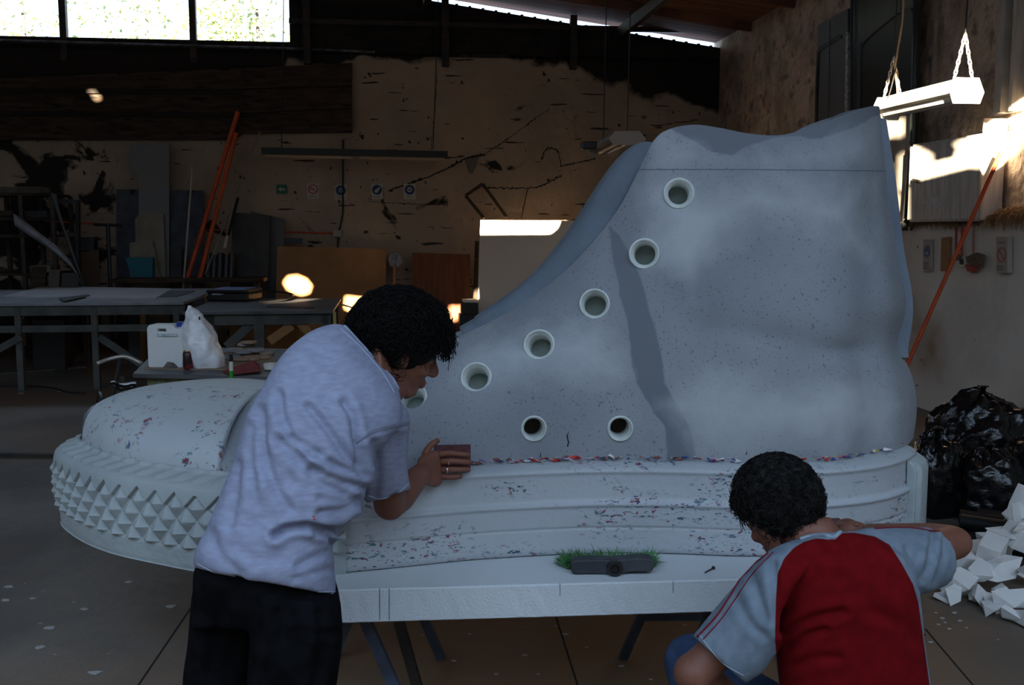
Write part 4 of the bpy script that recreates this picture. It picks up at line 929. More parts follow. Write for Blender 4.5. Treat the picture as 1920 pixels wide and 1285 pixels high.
mk('paint_tin', MB().lathe([(.07,0),(.07,.15),(.075,.152),(.075,.16)], F(655,655,ZB)+Vector((.0,.5,0)), n=24), m_wboard, label='small white tin behind the man in the grey shirt', cat='tin', auto=40).location.z = ZB if False else 0
# bicycle behind the toe cap
t = root('bicycle', (-2.22, 5.9, 0), 'black bicycle mostly hidden behind the toe of the shoe', 'bicycle')
bk0, bk1 = Vector((-2.05,5.15,.335)), Vector((-2.50,6.08,.335)); fd = (bk1-bk0).normalized(); sd_ = fd.cross(Vector((0,0,1)))
for c in (bk0, bk1):
    mb = MB(); n = 48; mb.tube([c+fd*.32*math.cos(a)+Vector((0,0,.32*math.sin(a))) for a in np.linspace(0, 2*math.pi, n)], .014, 8, cap=False); wl = mk('wheel', mb, m_black, t, smooth=True)
    sp = MB()
    for a in np.linspace(0, 2*math.pi, 18, endpoint=False): sp.tube([c, c+fd*.31*math.cos(a)+Vector((0,0,.31*math.sin(a)))], .0012, 4)
    mk('spokes', sp, m_chain, wl)
sadd = P(232, 722, 5.62); bb_ = bk0.lerp(bk1, .42); hd = P(226, 672, 5.98)
for p, q, r in ((bk0, bb_, .012), (bb_, sadd-Vector((0,0,.04)), .015), (bk0, sadd-Vector((0,0,.2)), .010), (sadd-Vector((0,0,.15)), hd-Vector((0,0,.12)), .016), (bb_, hd-Vector((0,0,.2)), .018), (bk1, hd, .014)): mk('frame_tube', bolt_rod([p, q], r), m_steel, t)
mk('handlebar', MB().tube(cr([P(182,682,5.9), P(203,674,5.95), P(226,669,5.98), P(243,671,6.0), P(266,682,6.02)], 20).tolist(), .012, 8), m_chain, t, smooth=True)
sb = MB(); lofted(sb, [((206,716),(206.5,722),5.60,.03),((214,714),(214,728),5.60,.06),((228,719),(228,733),5.62,.06),((244,716),(246,730),5.62,.09),((255,716),(256,727),5.62,.07)], 20, 2.0, 5)
mk('saddle', sb, M('black_vinyl', (.008,.008,.008), rough=.22, spec=.7), t, smooth=True)
mk('floor_cable', MB().tube(cr([list(F(x, y, .01)) for x, y in ((-20,724),(60,724),(100,728),(130,736),(160,737))], 30).tolist(), .009, 6), m_wire, label='thin black cable lying on the floor behind the toe', cat='cable')
mk('floor_rail', MB().prism([F(-40,855), F(120,857), F(120,860), F(-40,858)], (0,0,.03)), m_steel, label='low steel strip on the floor at the far left', cat='rail')
mk('pale_batten', MB().prism([F(-10,700), F(160,687), F(162,690), F(-10,704)], (0,0,.02)), m_wood, label='pale batten lying on the floor under the long table', cat='batten')
# ================================================================ RIGHT WALL
m_vmet = M('dark_green_metal', (.045,.055,.055), (.03,.035,.035), scale=3, rough=.35, spec=.5); m_vin = M('black_glass_panel', (.014,.013,.012), rough=.35, spec=.4)
m_vmet2 = M('grey_blue_metal', (.10,.11,.115), (.07,.075,.08), scale=2, rough=.45, spec=.5, stretch=(1,1,.4))
m_cab = M('streaked_cabinet_paint', (.60,.57,.52), (.45,.43,.39), scale=5, rough=.6, stretch=(5,5,.5))
def onA(pts, a): return [Wa(x, y, a) for x, y in pts]
t = root('metal_door', Wa(1560,430,-.12), 'blue-grey metal door panel leaning high on the right wall', 'door')
board('door_sheet', [(1524,430),(1534,48),(1590,16),(1587,430)], -.10, .05, m_vmet2, parent=t, plane='a')
board('window_recess', [(1531,240),(1535,100),(1538,95),(1576,72),(1578,66),(1574,64),(1536,88),(1531,97),(1527,240)], -.112, .012, m_vin, parent=t, plane='a')
board('edge_strip', [(1583,250),(1586,60),(1590,60),(1588,250)], -.115, .02, M('worn_white_edge', (.55,.62,.66), (.2,.23,.25), scale=30, rough=.3), parent=t, plane='a')
mk('rib', bolt_rod(onA([(1552,240),(1556,40)], -.12), .006), m_vmet, t)
t = root('van_door', Wa(1660,430,-.15), 'tall dark metal van door panel with rounded window behind the strip lamp', 'door')
board('door_sheet', [(1596,432),(1600,-30),(1602,-60),(1722,-110),(1706,432)], -.12, .05, m_vmet, parent=t, plane='a')
board('window_panel', [(1611,415),(1613,100),(1616,86),(1624,74),(1690,20),(1706,16),(1712,24),(1700,415)], -.135, .02, m_vin, parent=t, plane='a')
board('lower_panel', [(1640,216),(1709,216),(1700,425),(1640,425)], -.140, .004, M('dusty_panel', (.34,.31,.27), (.22,.20,.17), scale=3, rough=.6), parent=t, plane='a')
ed = cr([list(p) for p in onA([(1611,300),(1613,100),(1616,86),(1624,74),(1656,46),(1690,20),(1706,16),(1711,24)], -.145)], 50)
mk('window_trim', MB().tube(ed.tolist(), .006, 6), m_vmet2, t, smooth=True)
mk('side_post', MB().tube(onA([(1722,-110),(1716,100),(1712,260),(1702,380),(1696,432)], -.17), .032, 12), m_vmet, t, smooth=True)
mk('side_post', MB().tube(onA([(1598,-60),(1595,120),(1593,250),(1590,432)], -.15), .015, 8), m_vmet2, t, smooth=True)
# cabinet
bN, zc0 = ona(1829,418,-.24); bFa, _ = ona(1705,416,-.24); zc1 = ona(1829,252,-.24)[1]; zc0 = 1.715
t = root('metal_cabinet', R(-.12,(bN+bFa)/2,zc0), 'grey streaked metal cabinet on the right wall half in the sun', 'cabinet')
mk('cabinet_body', MB().rbox(-.24, -.03, bFa, bN, zc0, zc1), m_cab, t, bevel=.008)
mk('cabinet_door', MB().rbox(-.252, -.242, bFa+.02, bN-.05, zc0+.02, zc1-.02), m_cab, t, bevel=.004)
mk('side_panel', MB().rbox(-.22, -.03, bN-.02, bN-.004, zc0+.01, zc1+.12), m_cab, t)
mk('sticker', MB().prism(onA([(1730,372),(1768,372),(1772,374),(1772,390),(1750,390),(1750,382),(1730,382)], -.2535), E1*.001), M('white_sticker', (.62,.62,.60), (.5,.5,.48), scale=20, rough=.8), t)
mk('latch', MB().beam(Wa(1712,338,-.27), Wa(1724,341,-.27), .02, .03), m_steel, t)
# metal channel
bC, _ = ona(1880,100,-.1); bC0, _ = ona(1857,100,-.1); bC1, _ = ona(1906,100,-.1)
m_chan = M('galvanised_channel', (.48,.46,.42), (.36,.35,.32), scale=4, rough=.6)
t = root('steel_channel', R(-.08,(bC0+bC1)/2,zc1+.16), 'upright grey steel channel on the right wall above the cabinet', 'channel')
mk('flange', MB().rbox(-.05, 0, bC1, bC0, zc1+.16, 4.4), m_chan, t); mk('web', MB().rbox(-.12, -.05, (bC0+bC1)/2-.03, (bC0+bC1)/2+.03, zc1+.16, 4.4), m_chan, t); mk('lip', MB().rbox(-.12, -.05, bC1, bC1+.04, zc1+.16, 4.4), m_cab, t)
# orange rod
mk('orange_rod', bolt_rod([P(1877,285,8.1), P(1640,822,7.9)], .017), m_orange, label='long orange rod leaning against the right wall', cat='rod')
# straw
def straw(px0, px1, label, n=700, h=.06):
    b0, _ = ona(px0, 430, -.1); b1, _ = ona(px1, 430, -.1); mb = MB()
    for _ in range(n):
        b = random.uniform(b1, b0); a = random.uniform(-.14,-.02); f = math.sin(math.pi*(b-b1)/(b0-b1))**.6; z = zlow+.05+random.uniform(0,h)*f
        d = Vector((random.uniform(-.10,-.01), 0, 0)); d = E1*random.uniform(-.09,.02)+E2*random.uniform(-.09,.03); p = R(a, b, z); q = p+d*.6+Vector((0,0,-.01)); e = p+d+Vector((0,0,-random.uniform(.03,.11)*(1 if a < -.07 else .2)))
        mb.tube([p, q, e], [.003,.0028,.0012], 4)
    return mk('straw_bundle', mb, M('dry_straw'+str(px0), (.36,.22,.10), (.22,.13,.06), scale=30, rough=.9), label=label, cat='straw', kind='stuff')
straw(1682, 1800, 'dry straw hanging over the ledge under the metal cabinet'); straw(1852, 1960, 'dry straw heaped on the ledge at the right edge', 800, .10)
# right wall signs and hung tools
AW = -.115
m_sw = M('faded_sign', (.40,.36,.31), rough=.8); m_sb = M('faded_blue', (.10,.14,.24), rough=.7); m_sr = M('faded_red', (.45,.10,.08), rough=.7)
def wsign(x0, x1, y0, y1, kind, label, th=.015):
    t = root('safety_sign', Wa((x0+x1)/2, y1, AW), label, 'sign'); board('plate', [(x0,y1),(x1,y1),(x1,y0),(x0,y0)], AW-th, th, m_sw, parent=t, plane='a')
    c = Wa((x0+x1)/2, y0+(y1-y0)*(.38 if kind == 'blue' else .5), AW-th); b0 = Wa(x0, y0, AW-th); b1 = Wa(x1, y0, AW-th); r = (b0-b1).length*.40
    n = 32; o_ = [(r*math.cos(2*math.pi*i/n), r*math.sin(2*math.pi*i/n)) for i in range(n)]; uz = Vector((0,0,1))
    if kind == 'blue':
        mk('disc', MB().prism([c+E2*x+uz*z-E1*.003 for x, z in o_], E1*.002), m_sb, t)
        mk('pictogram', MB().prism([c+E2*x*r+uz*z*r-E1*.005 for x, z in ((.5,-.2),(.1,.0),(-.35,-.05),(-.5,-.5),(0,-.6),(.4,-.5))], E1*.002), m_sw, t)
    else:
        mk('ring', MB().grid([[c+E2*x*k+uz*z*k-E1*d for x, z in o_] for k, d in ((1,.001),(1,.004),(.84,.004),(.84,.001))], cu=True, cv=True), m_sr, t)
        mk('slash', MB().prism([c+E2*x*r+uz*z*r-E1*.004 for x, z in ((.66,.56),(.56,.66),(-.66,-.56),(-.56,-.66))], E1*.002), m_sr, t)
    for k in range(3):
        zc_ = Wa(x0, y1, AW).z+.03+.022*k
        if kind == 'red' and k == 2: zc_ = Wa(x0, y0, AW).z-.05
        mk('text_line', MB().prism([Vector((p.x,p.y,0))+uz*(zc_+dz)-E1*.003 for p, dz in ((b0.lerp(b1,.2),0),(b0.lerp(b1,.8),0),(b0.lerp(b1,.8),.009),(b0.lerp(b1,.2),.009))], E1*.002), m_sg[4], t)
wsign(1731, 1746, 449, 509, 'blue', 'faded white safety sign with a blue disc on the right wall')
wsign(1868, 1889, 444, 512, 'red', 'white safety sign with a red crossed circle at the right edge', .04)
board('wooden_plaque', [(1763,508),(1778,507),(1779,444),(1765,446)], AW-.02, .02, m_osb, 'plain brown wooden strip fixed beside the blue disc sign', 'plaque', plane='a')
t = root('wall_socket', Wa(1802,501,AW), 'small cream wall socket with a dark centre by the orange rod', 'socket'); m_cream = M('cream_plastic', (.66,.62,.48), rough=.5)
board('plate', [(1796,501),(1809,501),(1809,481),(1796,481)], AW-.02, .02, m_cream, parent=t, plane='a', bevel=.004); board('socket_face', [(1799,496),(1806,496),(1806,486),(1799,486)], AW-.024, .004, m_dboard, parent=t, plane='a')
def hung(name, x, ytop, ybot, head, m1, m2, label, cat):
    t = root(name, Wa(x, ybot, AW-.04), label, cat); mk('handle', bolt_rod(onA([(x, ytop), (x-1, ybot)], AW-.04), .011), m1, t)
    if head: board('head', head, AW-.07, .04, m2, parent=t, plane='a', bevel=.008)
m_redp = M('dull_red_handle', (.34,.06,.04), rough=.6); m_brn = M('brown_brush', (.18,.12,.08), (.12,.08,.05), scale=30, rough=.95)
hung('hand_brush', 1793, 424, 478, [(1788,488),(1796,488),(1796,476),(1788,476)], m_redp, m_brn, 'red-handled brush hanging left of the wall socket', 'brush')
hung('hand_brush', 1804, 424, 480, None, m_redp, m_brn, 'bare red handle hanging behind the orange rod', 'handle')
hung('dustpan', 1826, 424, 478, [(1809,482),(1828,474),(1840,478),(1836,502),(1812,494)], M('tan_handle', (.30,.17,.12), rough=.6), m_brn, 'brown dustpan hanging right of the wall socket', 'dustpan')
board('red_scraper', [(1808,496),(1828,498),(1828,508),(1822,512),(1812,508)], AW-.05, .03, m_redp, 'red scraper head hanging under the brown dustpan', 'scraper', plane='a', bevel=.006)
# ================================================================ RUBBISH BAGS, PIPES, FOAM SCRAPS
m_bin = M('black_bin_liner', (.006,.006,.007), rough=.22, bump=.02, bscale=9, spec=.6, detail=4)
def binbag(c, r, seed, label, tilt=0):
    mb = MB().ell((0,0,0), (1,1,1), nu=90, nv=60); v = np.array([list(q) for q in mb.v]); out = []
    for q in v:
        x, y, z = q; th = math.atan2(y, x); k = 1.0
        up_ = max(0, z); pinch = 1-.10*up_**3
        fold = .05*math.sin(th*9+seed+2.5*noise.noise((x*2,y*2,z*2+seed)))*up_**.8
        n1 = noise.noise((x*1.6+seed, y*1.6, z*1.6))*.16; n2 = abs(noise.noise((x*4.5+seed, y*4.5, z*4.5)))*-.10; n3 = abs(noise.noise((x*10+seed, y*10, z*6)))*-.04
        k = 1+n1+n2+n3+fold; zz = max(math.copysign(abs(z)**.75, z)*k, -.86)
        out.append((c[0]+x*k*pinch*r[0], c[1]+y*k*pinch*r[1], c[2]+zz*r[2]))
    zmin = min(q[2] for q in out); out = [(x, y, z-zmin+c[3]) for x, y, z in out]; zt_ = max(q[2] for q in out)
    mb.v = out; t = root('bin_bag', (c[0], c[1], c[3]), label, 'rubbish bag'); mk('bag_body', mb, m_bin, t, smooth=True)
    kn = MB(); 
    for j in range(9):
        a = j*.7; kn.tube([(c[0],c[1],zt_-.03),(c[0]+.015*math.cos(a),c[1]+.015*math.sin(a),zt_+.004),(c[0]+.035*math.cos(a),c[1]+.035*math.sin(a),zt_+.008)], [.012,.008,.004], 6)
    mk('knot', kn, m_bin, t, smooth=True)
def bc(px, Y, z=0): return (P(px, 600, Y).x, Y, .3, z)
binbag(bc(1850,6.38), (.35,.30,.33), 1.3, 'largest black bin bag at the back of the pile near the wall')
binbag(bc(1768,5.72), (.155,.17,.26), 4.1, 'narrow black bin bag closest to the heel of the shoe')
binbag(bc(1868,5.62), (.20,.19,.225), 7.7, 'black bin bag in front of the largest one')
binbag(bc(1975,5.75), (.22,.25,.26), 9.9, 'black bin bag cut by the right edge of the photo')
m_pipe = M('black_pipe', (.014,.014,.015), rough=.5)
pd = Vector((.80,-.55,0)).normalized()
perp = Vector((pd.y, -pd.x, 0)); p00 = F(1822, 1000, 0)
for k, (o_, z) in enumerate(((2,0),(1,0),(0,0),(1.5,1),(3,0),(4,0),(.5,1),(2.5,1))):
    p = p00+perp*.084*o_+pd*random.uniform(-.05,.05); p.z = .041+.073*z; q = p+pd*.95; u = Matrix((pd.cross(Vector((0,0,1))), Vector((0,0,1)), pd)).transposed()
    mk('black_pipe', MB().lathe([(.040,0),(.040,.95),(.033,.95),(.033,0)], p, u, n=20, closed=True), m_pipe, label=['black pipe at the left front of the pile below the bin bags','black pipe second from the left on the floor','leftmost black pipe touching the floor by the sole','black pipe lying on top, with its open end facing us','black pipe on the floor behind the tall foam sheet','black pipe nearest the foam scraps','left one of the upper row of black pipes','rear black pipe in the upper row'][k], cat='pipe', group='black pipes below the bin bags', auto=40)
m_foam = M('white_foam', (.86,.85,.82), (.80,.79,.77), scale=5, rough=.85, bump=.003, bscale=80, c3=(.5,.48,.45), s3=20, lo3=.70, hi3=.70)
def shard(c, size, seed, flat_=.25, rot=None):
    r_ = random.Random(seed); bm = bmesh.new()
    for _ in range(11): bm.verts.new((r_.uniform(-1,1)*size, r_.uniform(-.7,.7)*size, r_.uniform(-1,1)*size*flat_))
    bmesh.ops.convex_hull(bm, input=bm.verts); 
    bm.verts.ensure_lookup_table(); m_ = (rot or Matrix.Rotation(r_.uniform(0,6), 3, 'Z')@Matrix.Rotation(r_.uniform(-.9,.9), 3, 'X'))
    used = [v for v in bm.verts if v.link_faces]; idx = {v: i for i, v in enumerate(used)}; vs = [m_@v.co for v in used]; mz = min(v.z for v in vs)
    mb = MB().add([Vector(c)+v-Vector((0,0,mz)) for v in vs], [tuple(idx[v] for v in f.verts) for f in bm.faces]); bm.free(); return mb
def blk(c, d, rx, ry, rz):
    m_ = Matrix.Rotation(rz, 3, 'Z')@Matrix.Rotation(rx, 3, 'X')@Matrix.Rotation(ry, 3, 'Y'); mb = MB().box((0,0,0), d, m_); v = [Vector(q) for q in mb.v]; mz = min(q.z for q in v); mb.v = [tuple(Vector(c)+q-Vector((0,0,mz))) for q in v]; return mb
big = [((1803,1098,.05),(.12,.09,.09),.5,.3,.4,'angular foam block beside the elbow of the crouching man'),((1856,1100,.10),(.13,.10,.10),.2,-.3,.9,'cube-like foam block with dark nicks near the middle of the heap'),
 ((1906,1085,.12),(.12,.11,.10),.3,.4,.2,'ridged foam block at the right side of the heap')]
for (x, y, z), d, rx, ry, rz, lab in big: p = F(x, y, 0); p.z = z; mk('foam_block', blk(p, d, rx, ry, rz), m_foam, label=lab, cat='foam scrap', bevel=.004)
p = F(1880,1075,0); p.z = .05
def leaf(pts, th, label, Y0):
    vs = [P(x, y, Y0+dy) for x, y, dy in pts]; n = (vs[1]-vs[0]).cross(vs[2]-vs[0]).normalized(); mb = MB().prism(vs, n*th); return mk('foam_slab_piece', mb, m_foam, label=label, cat='foam scrap')
leaf([(1816,1130,0),(1838,1060,.12),(1862,1035,.2),(1884,1024,.24),(1890,1005,.28),(1917,990,.3),(1912,1018,.27),(1898,1035,.24),(1896,1060,.18),(1876,1085,.12),(1850,1135,0)], .02, 'tall torn foam sheet standing upright in the scrap heap', 4.55)
leaf([(1836,1034,0),(1864,1012,.05),(1866,1050,.02),(1850,1062,0)], .03, 'pointed foam wedge at the top left of the heap', 4.9)
leaf([(1772,1108,.05),(1784,1062,.12),(1792,1075,.12),(1800,1100,.02),(1812,1118,0),(1795,1120,-.05)], .02, 'folded foam shell at the left end of the heap', 4.45)
leaf([(1752,1112,.02),(1775,1108,.12),(1808,1120,.1),(1806,1134,.0),(1780,1126,-.02)], .018, 'flat foam sheet under the crouching man\'s sleeve', 4.35)
leaf([(1846,1142,0),(1893,1115,.14),(1880,1152,.0),(1872,1152,-.02)], .03, 'triangular foam flap at the front of the heap', 4.32)
leaf([(1885,1150,.1),(1925,1140,.15),(1940,1180,.0),(1920,1190,-.1),(1898,1172,-.05)], .02, 'broad flat foam piece cut by the right edge', 4.15)
fs = [(1800,1122,0,.08),(1833,1134,0,.08),(1868,1143,0,.09),(1905,1152,0,.09),(1780,1112,0,.07),(1822,1112,.05,.08),(1882,1118,.08,.09),(1920,1125,.1,.10),(1815,1085,.08,.08),(1840,1080,.12,.08),(1878,1078,.17,.10),(1925,1090,.2,.10),(1768,1120,0,.05),(1925,1172,0,.09),(1896,1170,0,.06),(1858,1152,0,.05),(1848,1060,.10,.07),(1930,1060,.22,.11),(1900,1062,.2,.08),(1790,1130,0,.05),(1880,1128,0,.07),(1825,1128,0,.05),(1960,1110,.0,.12),(1975,1150,0,.11),(1960,1080,.14,.12),(2010,1120,0,.12),(1950,1185,0,.10),(1990,1085,.1,.11)]
for k, (x, y, z, sz) in enumerate(fs):
    p = F(x, y, 0); p.z = z; mk('foam_scrap', shard(p, sz*1.2, 100+k, .25+.5*random.random()), m_foam, label='small broken piece of white foam in the scrap heap', cat='foam scrap', group='small foam pieces in the heap')
cp = F(150, 1010, .0); mk('rubber_castor', MB().lathe([(.012,-.02),(.05,-.018),(.055,0),(.05,.018),(.012,.02)], cp+Vector((-.03,.06,.056)), Matrix.Rotation(math.pi/2, 3, 'X'), n=28), m_black, label='small black rubber wheel on the floor under the toe of the shoe', cat='wheel', auto=40)
# floor litter
m_chip = M('paint_chip', (.45,.44,.42), rough=.8)
def chips(pts, s0, lab, grp):
    for k, (x, y) in enumerate(pts):
        c = F(x, y, .001); s_ = s0*random.uniform(.7,1.5); a = random.uniform(0, 3); n = 6
        mk('paint_chip', MB().prism([c+Vector((s_*math.cos(a+i*6.28/n)*random.uniform(.5,1.3), s_*.7*math.sin(a+i*6.28/n)*random.uniform(.5,1.2), 0)) for i in range(n)], (0,0,.003)), m_chip, label=lab[k] if isinstance(lab, list) else lab, cat='chip', group=grp)
chips_l = ['pale paint chip nearest the left edge of the photo, upper one','pale paint chip nearest the left edge, lower one','oblong paint chip right of the two at the left edge','paint chip in the middle of the dark left floor','small paint chip below the middle one','paint chip closest under the toe bumper','paint chip near the bottom by the black trousers','far paint chip under the long table, left','far paint chip under the long table, right','lone paint chip near the bottom left corner','paint chip just below the toe bumper']
chips([(17,1101),(12,1126),(60,1123),(160,1143),(95,1178),(322,1138),(180,1262),(40,738),(110,735),(75,1215),(240,1092)], .020, chips_l, 'paint chips on the left floor')
chips([(1700,1195),(1745,1205),(1760,1172),(1772,1168),(1790,1150),(1768,1160),(1800,1165),(1780,1180),(1812,1178),(1755,1150)], .010, 'tiny white crumb on the floor beside the foam heap', 'foam crumbs on the right floor')
chips([(880,1190),(985,1230),(1010,1265),(1060,1190),(1100,1215),(1190,1200),(1165,1250),(930,1265),(820,1200),(850,1240),(1220,1275),(1040,1175)], .009, 'tiny pale crumb on the floor under the foam slab', 'crumbs under the slab')
ji = k_tr = 30
for ln in (((1735,1180),(1830,1292)), ((1040,1150),(1085,1292)), ((365,1130),(255,1292)), ((1735,1192),(1715,1175))):
    a, b = F(*ln[0]), F(*ln[1]); s_ = (b-a).cross(Vector((0,0,1))).normalized()*.0035; mk('trim_%d' % ji, MB().prism([a-s_, b-s_, b+s_, a+s_], (0,0,.0015)), M('floor_joint%d' % ji, (.02,.018,.015), rough=1), kind='structure'); ji += 1
# ================================================================ SLAB, TRESTLES, BROOM HEAD
m_slab = M('white_polystyrene', (.60,.63,.64), (.54,.57,.585), scale=2.2, rough=.8, bump=.0025, bscale=140, spec=.25)
s0, s1 = F(575,1108.5,SZ), F(1545,1082,SZ); dn = Vector((-(s1-s0).y, (s1-s0).x, 0)).normalized()
mb = MB(); n = 60; G = []
for i in range(n+1):
    p = s0.lerp(s1, i/n); ch = .004*noise.noise((i*.9,0,0)); G.append([p+dn*1.15, p+dn*.6, p+dn*(.004), p+dn*(.0)+Vector((0,0,-.004)), p+dn*(ch)+Vector((0,0,-.05)), p+dn*.0+Vector((0,0,-.098+ch*.5)), p+dn*.006+Vector((0,0,-.102)), p+dn*.6+Vector((0,0,-.102)), p+dn*1.15+Vector((0,0,-.102))])
mb.grid(G, cv=True); mb.f += [tuple(range(9)), tuple(range(n*9, n*9+9))]; mb.mi += [0,0]
slab = root('foam_slab', (s0+s1)/2+dn*.55-Vector((0,0,.102)), 'thick white foam slab on trestles carrying the giant shoe', 'slab')
mk('slab_body', mb, m_slab, slab)
m_pen = M('pencil_mark', (.12,.13,.14), rough=1)
for x, y0, y1 in ((712,1104,1163),(730,1104,1163),(1050,1094,1118),(1262,1090,1112)):
    p, q = P(x,y0,s0.lerp(s1,(x-575)/970).y-.002), P(x,y1,s0.lerp(s1,(x-575)/970).y-.002); mk('pencil_line', MB().beam(p, q, .0016, .0012), m_pen, slab)
def trestle(px, label, Ys=(3.02,3.75)):
    xs = P(px, 1100, 3.2).x; zt_ = SZ-.104; t = root('trestle', (xs, sum(Ys)/2, 0), label, 'trestle'); m = M('blue_black_steel%d' % px, (.03,.035,.045), (.05,.07,.11), scale=9, rough=.5, spec=.5)
    mk('top_bar', MB().beam((xs, Ys[0]-.02, zt_-.022), (xs, Ys[1]+.02, zt_-.022), .045, .04), m, t)
    for Y in Ys:
        for sg in (-1, 1): mk('leg', MB().beam((xs+sg*.015, Y, zt_-.03), (xs+sg*.21, Y, 0), .028, .034), m, t)
        mk('crossbar', MB().beam((xs-.145, Y, .17), (xs+.145, Y, .17), .02, .025), m, t)
    return t
trestle(684, 'dark steel trestle under the left end of the foam slab'); trestle(1325, 'dark steel trestle half hidden beside the crouching man')
mk('trestle_pad', MB().beam((F(750,1168,.5).x, 3.45, 0), (F(750,1168,.5).x-.13, 3.45, .5), .03, .035), m_steel, label='dark steel strut standing behind the left trestle', cat='strut')
# broom head
bc0 = F(1153, 1079, SZ); t = root('broom_head', bc0, 'broom head with black block and green bristles lying on the foam slab', 'broom')
BY = bc0.y; mb = MB(); ring = rounded([(1071,1083),(1070,1058),(1100,1054),(1200,1050),(1224,1050),(1226,1076),(1200,1079),(1110,1083)], 5) if False else None
pts = [P(x, y, BY) for x, y in ((1072,1079),(1071,1060),(1076,1055),(1110,1053),(1150,1054),(1195,1050),(1220,1051),(1226,1056),(1225,1074),(1219,1077),(1185,1077),(1165,1081),(1140,1082),(1110,1081),(1078,1082))]
mz = min(p.z for p in pts); dz = SZ+.001-mz
mk('block', MB().prism([p+Vector((0,0,dz)) for p in pts], (0,.045,.0)), M('dusty_black_block', (.035,.037,.042), (.06,.062,.07), scale=12, rough=.6), t, bevel=.006)
sc = P(1152, 1068, BY)+Vector((0,-.001,dz)); q = Matrix.Rotation(math.pi/2, 3, 'X')
mk('socket', MB().lathe([(.024,0),(.024,.016),(.014,.016),(.014,0.0)], sc, q, n=24, closed=True), m_black, t, auto=40); mk('socket_hole', MB().lathe([(.0135,.001),(.0135,.004)], sc, q, n=20), m_wire, t)
mb = MB()
for _ in range(1500):
    x = random.uniform(1062, 1228); p = P(x, 1066, BY); p = Vector((p.x, BY+.04+random.uniform(0,.012), SZ+random.uniform(.006,.030))); f = (x-1145)/83
    l_ = random.uniform(.045,.075); d = Vector((f*.35+random.gauss(0,.22), .80, .13+random.gauss(0,.18))).normalized(); e = p+d*l_+Vector((0,0,-.006)); e.z = max(e.z, SZ+.002)
    mb.tube([p, p+d*l_*.6, e], [.0011,.0011,.0006], 3, cap=False)
mk('bristles', mb, M('green_bristles', (.05,.16,.05), (.10,.26,.09), scale=40, rough=.6), t)
ns = F(1322,1074,SZ+.003); ne = F(1338,1065,SZ+.006); t = root('nail', ns, 'loose steel nail lying on the foam slab right of the broom head', 'nail')
mk('shank', bolt_rod([ns, ne], .0022), m_steel, t); mk('nail_head', MB().lathe([(.006,0),(.006,.002)], ne, (ns-ne).normalized().to_track_quat('Z','Y').to_matrix(), n=12), m_steel, t)
chips([(1276,1070),(1296,1066),(1358,1069),(1375,1060),(1310,1082)], .006, 'tiny dark crumb on the slab near the nail', 'crumbs on the slab')
# ================================================================ OUTSIDE: tree beyond the window
m_leaf = M('sunlit_leaves', (.20,.26,.06), (.34,.36,.12), scale=3, rough=.6); m_leaf.node_tree.nodes['Principled BSDF'].inputs['Transmission Weight'].default_value = 0
m_bark = M('bark', (.12,.09,.06), rough=.95)
def tree(px, Y, hh, rr, n, label):
    c = P(px, 0, Y); t = root('leafy_tree', (c.x, Y, 0), label, 'tree'); rnd = random.Random(int(px)); mk('trunk', MB().tube([(c.x,Y,0),(c.x+.1,Y,hh*.5),(c.x,Y,hh*.9)], [.10,.07,.03], 8), m_bark, t)
    vs = []; fs = []
    cl = [Vector((rnd.gauss(0, rr*.55), rnd.gauss(0, rr*.4), hh*rnd.uniform(.35,1.05))) for _ in range(70)]
    for i in range(n):
        q = rnd.choice(cl)+Vector((rnd.gauss(0,.35), rnd.gauss(0,.35), rnd.gauss(0,.32))); s_ = rnd.uniform(.04,.10); a = Vector((rnd.gauss(0,1), rnd.gauss(0,1), rnd.gauss(0,1))).normalized(); b = a.orthogonal().normalized()
        o_ = len(vs); q = q+Vector((c.x, Y, 0)); vs += [q-a*s_, q+b*s_*.5, q+a*s_, q-b*s_*.5]; fs.append((o_, o_+1, o_+2, o_+3))
    mb = MB(); mb.add(vs, fs); mk('foliage', mb, m_leaf, t, fix=False)
tree(480, 22, 7.2, 1.9, 3600, 'leafy tree seen through the right part of the high window'); tree(270, 29, 9.6, 2.2, 2200, 'leafy tree seen through the middle of the high window'); tree(40, 25, 8.2, 1.7, 1300, 'thin leafy tree seen through the left part of the high window')
# ================================================================ THE TWO WORKERS
m_skin = M('tanned_skin', (.215,.085,.052), (.175,.068,.042), scale=9, rough=.55, bump=.0008, bscale=120, spec=.35)
m_hair = M('black_hair', (.004,.0035,.0033), (.008,.0065,.006), scale=40, rough=.6, spec=.12)
m_hair2 = M('dark_greying_hair', (.006,.0055,.005), (.022,.020,.019), scale=60, rough=.6, spec=.12)
m_shirtg = M('heather_grey_cotton', (.31,.335,.45), (.26,.275,.375), scale=34, rough=.95, bump=.0006, bscale=300, stretch=(1,1,3.2), lo=.35, hi=.65, spec=.1)
m_trous = M('black_denim', (.0035,.0035,.004), (.007,.007,.0085), scale=14, spec=.05, rough=.95, bump=.001, bscale=90)
m_jeans = M('blue_denim', (.025,.045,.10), (.04,.065,.13), scale=12, rough=.9, bump=.001, bscale=90)
m_shoe = M('dark_leather_shoe', (.02,.018,.016), rough=.6)
m_white_t = M('stitch_white', (.40,.43,.54), rough=.9)
